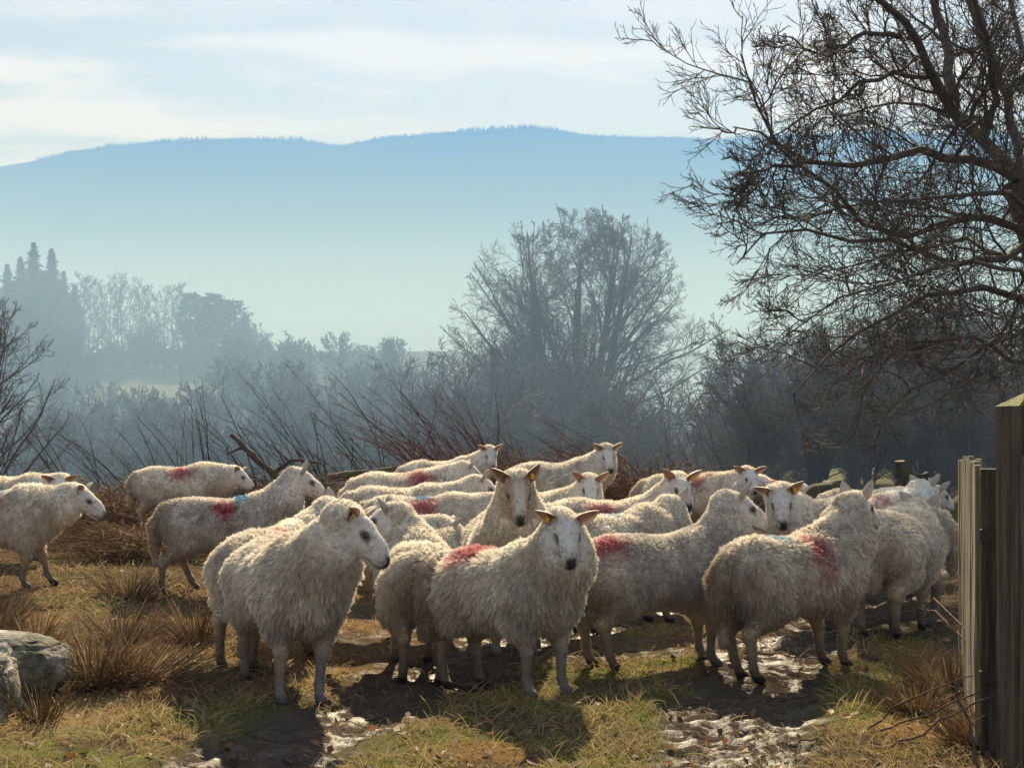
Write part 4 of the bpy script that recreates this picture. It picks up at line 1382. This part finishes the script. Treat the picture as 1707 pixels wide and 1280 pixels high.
# ------------------------------------------------------------------ rocks
def rock(name, label, c, r, seed, rough=.16, flat=.0, rz=0):
    G = uv_ball(1, 110, 70)
    v = np.concatenate(G.v); q = np.concatenate(G.q)
    d = norm(v)
    ex = np.sign(d) * np.abs(d) ** .46                      # boxier than a ball
    ex = ex / np.maximum(np.linalg.norm(ex, axis=1, keepdims=True), 1e-6) * (np.linalg.norm(ex, axis=1, keepdims=True) ** .55)
    n = fbm(d * 1.6, seed, 6, .58)
    crack = -np.exp(-(np.abs(fbm(d * np.array([1.2, 1.2, 3.2]), seed + 9, 3)) / .05) ** 2) * .05
    v = ex * (1 + rough * n + crack)[:, None] * np.array(r)
    ca, sa = math.cos(rz), math.sin(rz)
    v = np.stack([v[:, 0] * ca - v[:, 1] * sa, v[:, 0] * sa + v[:, 1] * ca, v[:, 2]], -1)
    G2 = Geo()
    lich = ss(.1, .5, fbm(v / .07, seed + 3, 3))[:, None]
    moss = ss(.15, .6, fbm(v / .18, seed + 5, 3))[:, None] * .6
    col = np.array([.22, .205, .175]) * (1 - lich) + np.array([.40, .38, .33]) * lich
    col = col * (1 - moss) + np.array([.06, .065, .03]) * moss
    G2.add(v, q=q, c=col)
    o = link(name, G2.mesh(name, M_ROCK), loc=c)
    tag(o, label, 'rock')
    return o


rock('boulder', 'rounded lichened boulder at the bottom left edge', (-2.34, 6.42, .08), (.31, .25, .23), 3, rz=.2)
rock('rock_slab', 'flat topped grey slab lying behind the left boulder', (-2.44, 6.95, .13), (.48, .24, .15), 8, .07, rz=-.12)


def log(name, label, pts, rad, col, cat, seed, stubs=()):
    rg = np.random.default_rng(seed)
    root = link(name, None, loc=tuple(pts[0]))
    tag(root, label, cat)
    P = poly(pts, 10) - np.array(pts[0])
    P[1:-1] += rg.normal(0, rad[0] * .12, P[1:-1].shape)
    v, q = tubes(P[None], np.interp(np.linspace(0, 1, 10), np.linspace(0, 1, len(rad)), rad)[None], 12)
    v = v + norm(v - np.repeat(P, 12, 0)) * (fbm(v / (rad[0] * .8), seed, 3) * rad[0] * .22)[:, None]
    G = Geo()
    m = ss(.0, .5, fbm(v / .15, seed + 4, 2))[:, None]
    G.add(v, q=q, c=np.array(col) * (1 - m) + np.array([.10, .11, .035]) * m)
    e = np.arange(12)
    G.add(v[:12], t=[(0, i + 1, i) for i in range(1, 11)], c=(.22, .17, .10))
    G.add(v[-12:], t=[(0, i, i + 1) for i in range(1, 11)], c=(.22, .17, .10))
    link('stem', G.mesh('stem', M_BARK), root)
    for a, b, r_ in stubs:
        vv, qq = tubes((poly([a, (np.array(a) + np.array(b)) / 2 + rg.normal(0, .05, 3), b], 6) - np.array(pts[0]))[None], np.linspace(r_, r_ * .5, 6)[None], 6)
        G = Geo(); G.add(vv, qq, c=col)
        link('branch', G.mesh('branch', M_BARK), root)


def ap(px, py, d): return tuple(at(px, d, py=py))


log('fallen_log', 'long bare fallen log among the brushwood behind the striding sheep', [ap(545, 797, 17.2), ap(600, 792, 17.4), ap(680, 782, 17.6)], [.05, .055, .045], (.075, .06, .048), 'log', 1)
log('broken_branch', 'thick broken branch slanting up out of the brushwood', [ap(470, 800, 17), ap(430, 768, 17), ap(385, 724, 17)], [.04, .034, .022], (.085, .07, .06), 'branch', 2,
    stubs=[(ap(455, 790, 17), ap(535, 772, 16.8), .026), (ap(405, 745, 17), ap(380, 745, 17), .02)])
log('mossy_log', 'big mossy log lying behind the white faced sheep at right', [ap(1335, 838, 19.5), ap(1370, 822, 19.5), ap(1402, 812, 19.8)], [.11, .14, .12], (.10, .08, .055), 'log', 3)
log('tree_stump', 'jagged mossy stump in front of the thicket', [ap(1512, 850, 19), ap(1508, 800, 19), ap(1500, 768, 19)], [.15, .12, .07], (.07, .06, .045), 'stump', 4, stubs=[(ap(1512, 800, 19), ap(1545, 790, 19), .07)])
log('mossy_log', 'mossy log by the picket gate, right of the pale sheep', [ap(1560, 880, 15), ap(1600, 850, 15.2), ap(1650, 835, 15.5)], [.11, .12, .12], (.09, .075, .05), 'log', 5)


# ------------------------------------------------------------------ brushwood: whips, brambles
def brush(name, label, px0, px1, d, n, h, lean, col, seed, rad=.006, arch=.2, cat='brush', group=None, z0=None):
    rg = np.random.default_rng(seed)
    cx = ((px0 + px1) / 2 - PX0) * d / F
    half = (px1 - px0) / 2 * d / F
    z = float(g(cx, d))
    b = np.stack([rg.uniform(-half, half, n), rg.uniform(-.5, .5, n), np.full(n, -.05)], -1)
    L_ = 1.08 * h * rg.uniform(.3, 1.0, n)
    dirv = norm(np.stack([lean + rg.normal(0, .22, n), rg.normal(0, .2, n), np.ones(n)], -1))
    m = 7
    out = np.empty((n, m, 3)); out[:, 0] = b
    for i in range(1, m):
        dirv = norm(dirv + rg.normal(0, .07, (n, 3)) + np.stack([np.full(n, lean * arch), np.zeros(n), np.full(n, -arch * .3)], -1))
        out[:, i] = out[:, i - 1] + dirv * (L_ / (m - 1))[:, None]
    rr = 1.35 * rad * rg.uniform(.6, 1.3, n)[:, None] * np.linspace(1, .35, m)[None]
    root = link(name, None, loc=(cx, d, z))
    tag(root, label, cat, group)
    G = Geo(); v, q = tubes(out, rr, 4); G.add(v, q=q, c=np.repeat(np.array(col)[None] * rg.uniform(.7, 1.3, (n, 1)), m * 4, 0))
    link('stems', G.mesh('stems', M_BARK), root)['kind'] = 'stuff'
    P2, R2 = grow(out, rr, 4, rg, t0=.3, ang=(20, 50), ratio=(.15, .35), n=4, up=.05, wob=.12, rk=.6, rmin=rad * .4)
    G = Geo(); v, q = tubes(P2, R2, 3); G.add(v, q=q, c=col)
    link('twigs', G.mesh('twigs', M_BARK), root)['kind'] = 'stuff'
    return root


DK = (.055, .042, .036); RB = (.11, .055, .040)
brush('willow_whips', 'sparse dark whips rising behind the sheep at far left', 90, 200, 18.5, 14, 1.5, -.25, DK, 1)
brush('willow_whips', 'dark whips leaning left behind the back left sheep', 200, 340, 18.2, 22, 1.4, -.30, DK, 2)
brush('willow_whips', 'fine upright whips above the back left sheep', 300, 390, 19, 16, 1.7, -.08, DK, 3, .005)
brush('willow_whips', 'dense leaning whips around the broken branch', 400, 560, 18.5, 40, 1.5, -.35, DK, 4)
brush('willow_whips', 'tall thin whips standing right of the broken branch', 520, 680, 18.8, 26, 2.0, -.22, DK, 5, .006)
brush('willow_whips', 'reddish thicket of whips behind the farthest sheep', 720, 860, 19, 70, 2.0, -.42, RB, 6, .007)
brush('willow_whips', 'reddish whips left of the highest sheep', 800, 920, 18.6, 46, 1.7, -.28, RB, 7, .006)
brush('willow_whips', 'leaning reddish whips right of the highest sheep', 1000, 1120, 18, 52, 1.6, -.55, RB, 8, .006)
brush('willow_whips', 'thin bare whips behind the white faced sheep with pink ears', 1120, 1250, 20, 16, 1.1, -.1, DK, 9, .005)


def bramble(label, px0, px1, d, n, h, col, seed):
    """arching tangle"""
    rg = np.random.default_rng(seed)
    cx = ((px0 + px1) / 2 - PX0) * d / F; half = (px1 - px0) / 2 * d / F
    root = link('bramble_tangle', None, loc=(cx, d, float(g(cx, d))))
    tag(root, label, 'bramble')
    m = 8
    a = rg.uniform(0, 6.28, n); L_ = rg.uniform(.3, 1.1, n)
    b = np.stack([rg.uniform(-half, half, n), rg.uniform(-.7, .7, n), np.zeros(n)], -1)
    t = np.linspace(0, 1, m)[None, :, None]
    dirn = np.stack([np.cos(a), np.sin(a) * .5, np.zeros(n)], -1)[:, None]
    hh = (h * rg.uniform(.3, 1, n))[:, None, None]
    pts = b[:, None] + dirn * L_[:, None, None] * t + np.array([0, 0, 1.]) * hh * (4 * t * (1 - t * rg.uniform(.45, .95, n)[:, None, None])) * .6
    pts += rg.normal(0, .025, pts.shape)
    rr = .004 * rg.uniform(.6, 1.5, n)[:, None] * np.linspace(1, .5, m)[None]
    G = Geo(); v, q = tubes(pts, rr, 3); G.add(v, q=q, c=np.repeat(np.array(col)[None] * rg.uniform(.6, 1.5, (n, 1)), m * 3, 0))
    link('canes', G.mesh('canes', M_BARK), root)['kind'] = 'stuff'


bramble('brown bramble tangle between the left edge sheep and the back left sheep', 120, 260, 15.8, 900, .45, (.19, .115, .065), 1)
bramble('brown bramble tangle below the back left sheep', 190, 330, 13.2, 700, .24, (.20, .13, .07), 2)
bramble('dark bramble heap around the broken branch', 380, 580, 16.5, 900, .5, (.13, .085, .055), 3)
bramble('bramble tangle at the foot of the reddish whips', 730, 930, 18, 800, .75, (.16, .085, .055), 4)
bramble('reddish bramble tangle right of the highest sheep', 1000, 1110, 17, 700, .7, (.17, .10, .06), 5)
bramble('bramble tangle around the small distant sheep', 1220, 1330, 22, 260, .5, (.10, .07, .05), 6)
bramble('dark bramble along the foot of the thicket', 1380, 1560, 20.5, 420, .5, (.07, .055, .04), 7)


# ------------------------------------------------------------------ rushes and fallen twigs
def tussock(label, px, d, n, h, spread, cols, seed, lean=(0, 0), name='rush_tussock'):
    rg = np.random.default_rng(seed)
    x = (px - PX0) * d / F
    m = 6
    a = rg.uniform(0, 6.28, n); rr0 = rg.uniform(0, .10, n) * (spread / .3)
    b = np.stack([np.cos(a) * rr0, np.sin(a) * rr0, np.full(n, -.02)], -1)
    tilt = np.abs(rg.normal(0, .62, n)) * spread / .3
    dirv = norm(np.stack([np.cos(a) * tilt + lean[0], np.sin(a) * tilt + lean[1], np.ones(n)], -1))
    L_ = h * rg.uniform(.3, 1.2, n)
    P = np.empty((n, m, 3)); P[:, 0] = b
    bend = rg.uniform(.03, .30, n)[:, None]
    for i in range(1, m):
        dirv = norm(dirv + norm(np.stack([np.cos(a), np.sin(a), -.4 * np.ones(n)], -1)) * bend * .55)
        P[:, i] = P[:, i - 1] + dirv * (L_ / (m - 1))[:, None]
    P[..., 2] = np.maximum(P[..., 2], .012)
    R_ = .0023 * rg.uniform(.6, 1.3, n)[:, None] * np.array([1, 1, .9, .8, .6, .25])[None]
    cc = np.array(cols)[rg.integers(0, len(cols), n)] * rg.uniform(.7, 1.25, (n, 1))
    G = Geo(); v, q = tubes(P, R_, 3); G.add(v, q=q, c=np.repeat(cc, m * 3, 0))
    o = link(name, G.mesh(name, M_STRAW), loc=(x, d, float(g(x, d))))
    tag(o, label, 'tussock')


ST = [(.44, .33, .18), (.27, .15, .075), (.19, .15, .07), (.33, .21, .11)]
tussock('large russet rush tussock right of the boulder', 165, 7.05, 520, .31, .34, ST, 1, (.28, -.05))
tussock('flattened rush clump spreading right of the large tussock', 235, 7.15, 380, .34, .55, ST, 2, (.7, -.2))
tussock('thin rush clump behind the rock slab', 60, 7.9, 300, .26, .3, ST, 3, (.2, 0))
tussock('bleached grass tuft at the left edge under the walking sheep', -5, 9.0, 300, .36, .35, ST, 4, (.35, 0))
tussock('brown rush tuft beside the half hidden left sheep', 325, 8.3, 420, .27, .34, ST, 5, (-.2, 0))
tussock('low straw tuft behind the large tussock', 205, 8.4, 380, .28, .36, ST, 6, (.3, 0))
tussock('dry straw tuft against the foot of the picket gate', 1585, 6.9, 460, .24, .38, ST, 7, (-.2, 0))
tussock('dry grass tuft below the gate post', 1640, 5.75, 420, .22, .34, ST, 8, (-.15, 0))
tussock('straw tuft in front of the gate between the twigs', 1530, 6.5, 380, .17, .36, ST, 9, (-.1, 0))
tussock('rush stems standing in front of the boulder', 66, 6.3, 90, .24, .22, [(.17, .14, .05), (.20, .12, .05)], 10, (.1, 0))
tussock('straw tuft between the left edge sheep and the striding sheep', 215, 10.6, 360, .28, .45, ST, 11)


def twig(label, pts, r, seed, k=3, col=(.085, .06, .05)):
    rg = np.random.default_rng(seed)
    P = poly(pts, 9)
    P[1:-1] += rg.normal(0, .006, P[1:-1].shape)
    rr = np.linspace(r, r * .45, 9)
    o0 = P[0].copy()
    lv = [((P - o0)[None], rr[None])]
    G = Geo(); v, q = tubes(*lv[0], 5); G.add(v, q=q, c=col)
    if k:
        a, b_ = grow(*lv[0], k, rg, t0=.3, ang=(20, 45), ratio=(.2, .4), n=4, up=0, wob=.1, rk=.6, rmin=.0018)
        v, q = tubes(a, b_, 3); G.add(v, q=q, c=col)
    o = link('fallen_twig', G.mesh('fallen_twig', M_BARK), loc=tuple(o0))
    tag(o, label, 'twig')


def gp(px, py, dz=.012):
    """point on the near ground seen at this photo row"""
    d = F * H / (py - PY0)
    for _ in range(6):
        z = float(g((px - PX0) * d / F, d)) + dz
        d = F * (H - z) / (py - PY0)
    return np.array(((px - PX0) * d / F, d, z))


def gu(px, py, d):
    p = at(px, d, py=py); return p


twig('long thin twig lying across the right wheel track to the gate', [gp(1240, 1088), gp(1300, 1092), gp(1370, 1098)], .005, 1, 2)
twig('topmost of three twigs rising towards the gate at bottom right', [gp(1450, 1212), gu(1520, 1165, 5.95), gu(1590, 1134, 5.8), gu(1632, 1124, 5.75)], .005, 2)
twig('middle of three twigs rising towards the gate at bottom right', [gp(1462, 1218), gu(1540, 1190, 5.75), gu(1600, 1165, 5.65), gu(1650, 1145, 5.6)], .005, 3)
twig('lowest of three twigs rising towards the gate at bottom right', [gp(1478, 1248), gu(1545, 1218, 5.55), gu(1600, 1180, 5.5), gu(1672, 1150, 5.4)], .005, 4)
twig('dark cane standing up from the bottom edge near the gate', [gp(1634, 1290), gu(1622, 1235, 5.3), gu(1605, 1170, 5.4), gu(1590, 1130, 5.5)], .006, 5, 1)
twig('low forked twig at bottom right beside the wheel track', [gp(1318, 1242), gp(1350, 1232, .03), gp(1388, 1226)], .004, 6, 4)
twig('twig lying left of the front centre sheep on the wheel track', [gp(610, 1200), gp(650, 1190), gp(690, 1184)], .005, 7, 3)
twig('bleached stick near the walking sheep at left', [gp(168, 988), gp(190, 985), gp(205, 986)], .010, 8, 0, (.30, .25, .2))
twig('dark stick on the grass below the curly fleeced sheep', [gp(1040, 1178), gp(1120, 1180), gp(1190, 1172)], .005, 9, 3)
for i, pt in enumerate(['bramble cane arching left from the gate foot', 'lower bramble cane beside the gate foot']):
    twig(pt, [gu(1622, 1060 + 20 * i, 6.6), gu(1590, 1020 + 16 * i, 6.7), gu(1560, 1000 + 14 * i, 6.9), gp(1530, 1004 + 18 * i)], .004, 20 + i, 5, (.14, .07, .05))


# ------------------------------------------------------------------ grass, litter (nobody could count these)
def turf():
    rg = np.random.default_rng(9)
    n = 520000
    y = 1 / rg.uniform(1 / 17.0, 1 / 4.7, n)
    x = rg.uniform(-.37, .37, n) * (y + 1.0)
    m = mud_mask(x, y)
    ev = rg.uniform(0, 1, n)
    dens = .25 + .75 * ss(-.35, .35, n2(x, y, .30, 71, 3))
    dens = dens * (1 - .96 * ss(.1, .5, m)) * (1 - .5 * ss(11, 15, y))
    k = ev < dens
    x, y = x[k], y[k]; n = len(x)
    z = g(x, y)
    tc_ = turf_col(x, y)
    typ = rg.uniform(0, 1, n)
    patch = ss(-.2, .5, n2(x, y, .8, 81, 2))
    long_ = typ > (.955 - .06 * patch)
    h_ = np.where(long_, rg.uniform(.04, .12, n), rg.uniform(.008, .030, n) * (.7 + .7 * patch))
    lean = np.where(long_, rg.uniform(.4, 2.2, n), rg.uniform(.2, 1.6, n))
    a = rg.uniform(0, 6.28, n)
    d0 = norm(np.stack([np.cos(a) * lean, np.sin(a) * lean, np.ones(n)], -1))
    base = np.stack([x, y, z - .004], -1)
    P = np.empty((n, 4, 3)); P[:, 0] = base
    for i in range(1, 4):
        d0 = norm(d0 + np.array([0, 0, -.09 * i]) + rg.normal(0, .10, (n, 3)))
        P[:, i] = P[:, i - 1] + d0 * (h_ / 3)[:, None]
    P[..., 2] = np.maximum(P[..., 2], (z - .002)[:, None])
    R_ = (.0016 * np.clip(y / 6, .9, 2.4) * rg.uniform(.6, 1.3, n))[:, None] * np.array([1, .9, .7, .25])[None]
    s = rg.uniform(0, 1, n)[:, None]
    straw = np.where(long_[:, None], .85, .30 * (s > .6))
    col = tc_ * 1.4 * (1 - straw) + np.array([.38, .28, .145]) * straw
    col = col * rg.uniform(.6, 1.3, (n, 1))
    o = link('grass', hair('grass', P, R_, np.clip(col, 0, .8), M_GRASS))
    tag(o, 'short winter grass and straw covering the ground', 'grass', kind='stuff')

    # fallen leaves, dung crumbs, clods
    G = Geo(); n = 1500
    y = 1 / rg.uniform(1 / 14, 1 / 4.8, n); x = rg.uniform(-.36, .36, n) * y
    z = g(x, y) + .014
    s = rg.uniform(.012, .032, n)
    u_ = norm(rg.normal(0, 1, (n, 3)) * np.array([1, 1, .45])); w_ = norm(np.cross(u_, rg.normal(0, .35, (n, 3)) + np.array([0, 0, 1.])))
    c = np.stack([x, y, z], -1)
    q4 = np.stack([c - u_ * s[:, None], c + w_ * s[:, None] * .55 + [0, 0, .004], c + u_ * s[:, None], c - w_ * s[:, None] * .55 + [0, 0, .004]], 1)
    col = np.array([(.22, .10, .045), (.24, .14, .07), (.11, .065, .04)])[rg.integers(0, 3, n)] * rg.uniform(.7, 1.2, (n, 1))
    G.add(q4, q=np.arange(n * 4).reshape(-1, 4), c=np.repeat(col, 4, 0))
    tag(link('leaf_litter', G.mesh('leaf_litter', M_LEAF, False)), 'scattered brown fallen leaves on the grass', 'leaves', kind='stuff')
    G = Geo(); n = 160
    y = 1 / rg.uniform(1 / 12, 1 / 4.8, n)
    side = rg.integers(0, 2, n)
    tx = np.where(side, np.interp(y, LT[:, 0], LT[:, 1]), np.interp(y, RT[:, 0], RT[:, 1]))
    x = tx + rg.normal(0, .28, n)
    z = g(x, y) - .02 * mud_mask(x, y)
    r = rg.uniform(.004, .013, n)
    oc = np.array([(1, 0, 0), (-1, 0, 0), (0, 1, 0), (0, -1, 0), (0, 0, .8), (0, 0, -.8)], float)
    v = np.stack([x, y, z], -1)[:, None] + oc[None] * r[:, None, None] * rg.uniform(.6, 1.3, (n, 6, 1))
    f8 = np.array([(0, 2, 4), (2, 1, 4), (1, 3, 4), (3, 0, 4), (2, 0, 5), (1, 2, 5), (3, 1, 5), (0, 3, 5)])
    G.add(v, t=(np.arange(n) * 6)[:, None, None] + f8[None], c=(.06, .047, .036))
    tag(link('mud_clods', G.mesh('mud_clods', M_ROCK)), 'small clods of mud and dung along the wheel tracks', 'mud', kind='stuff')


turf()
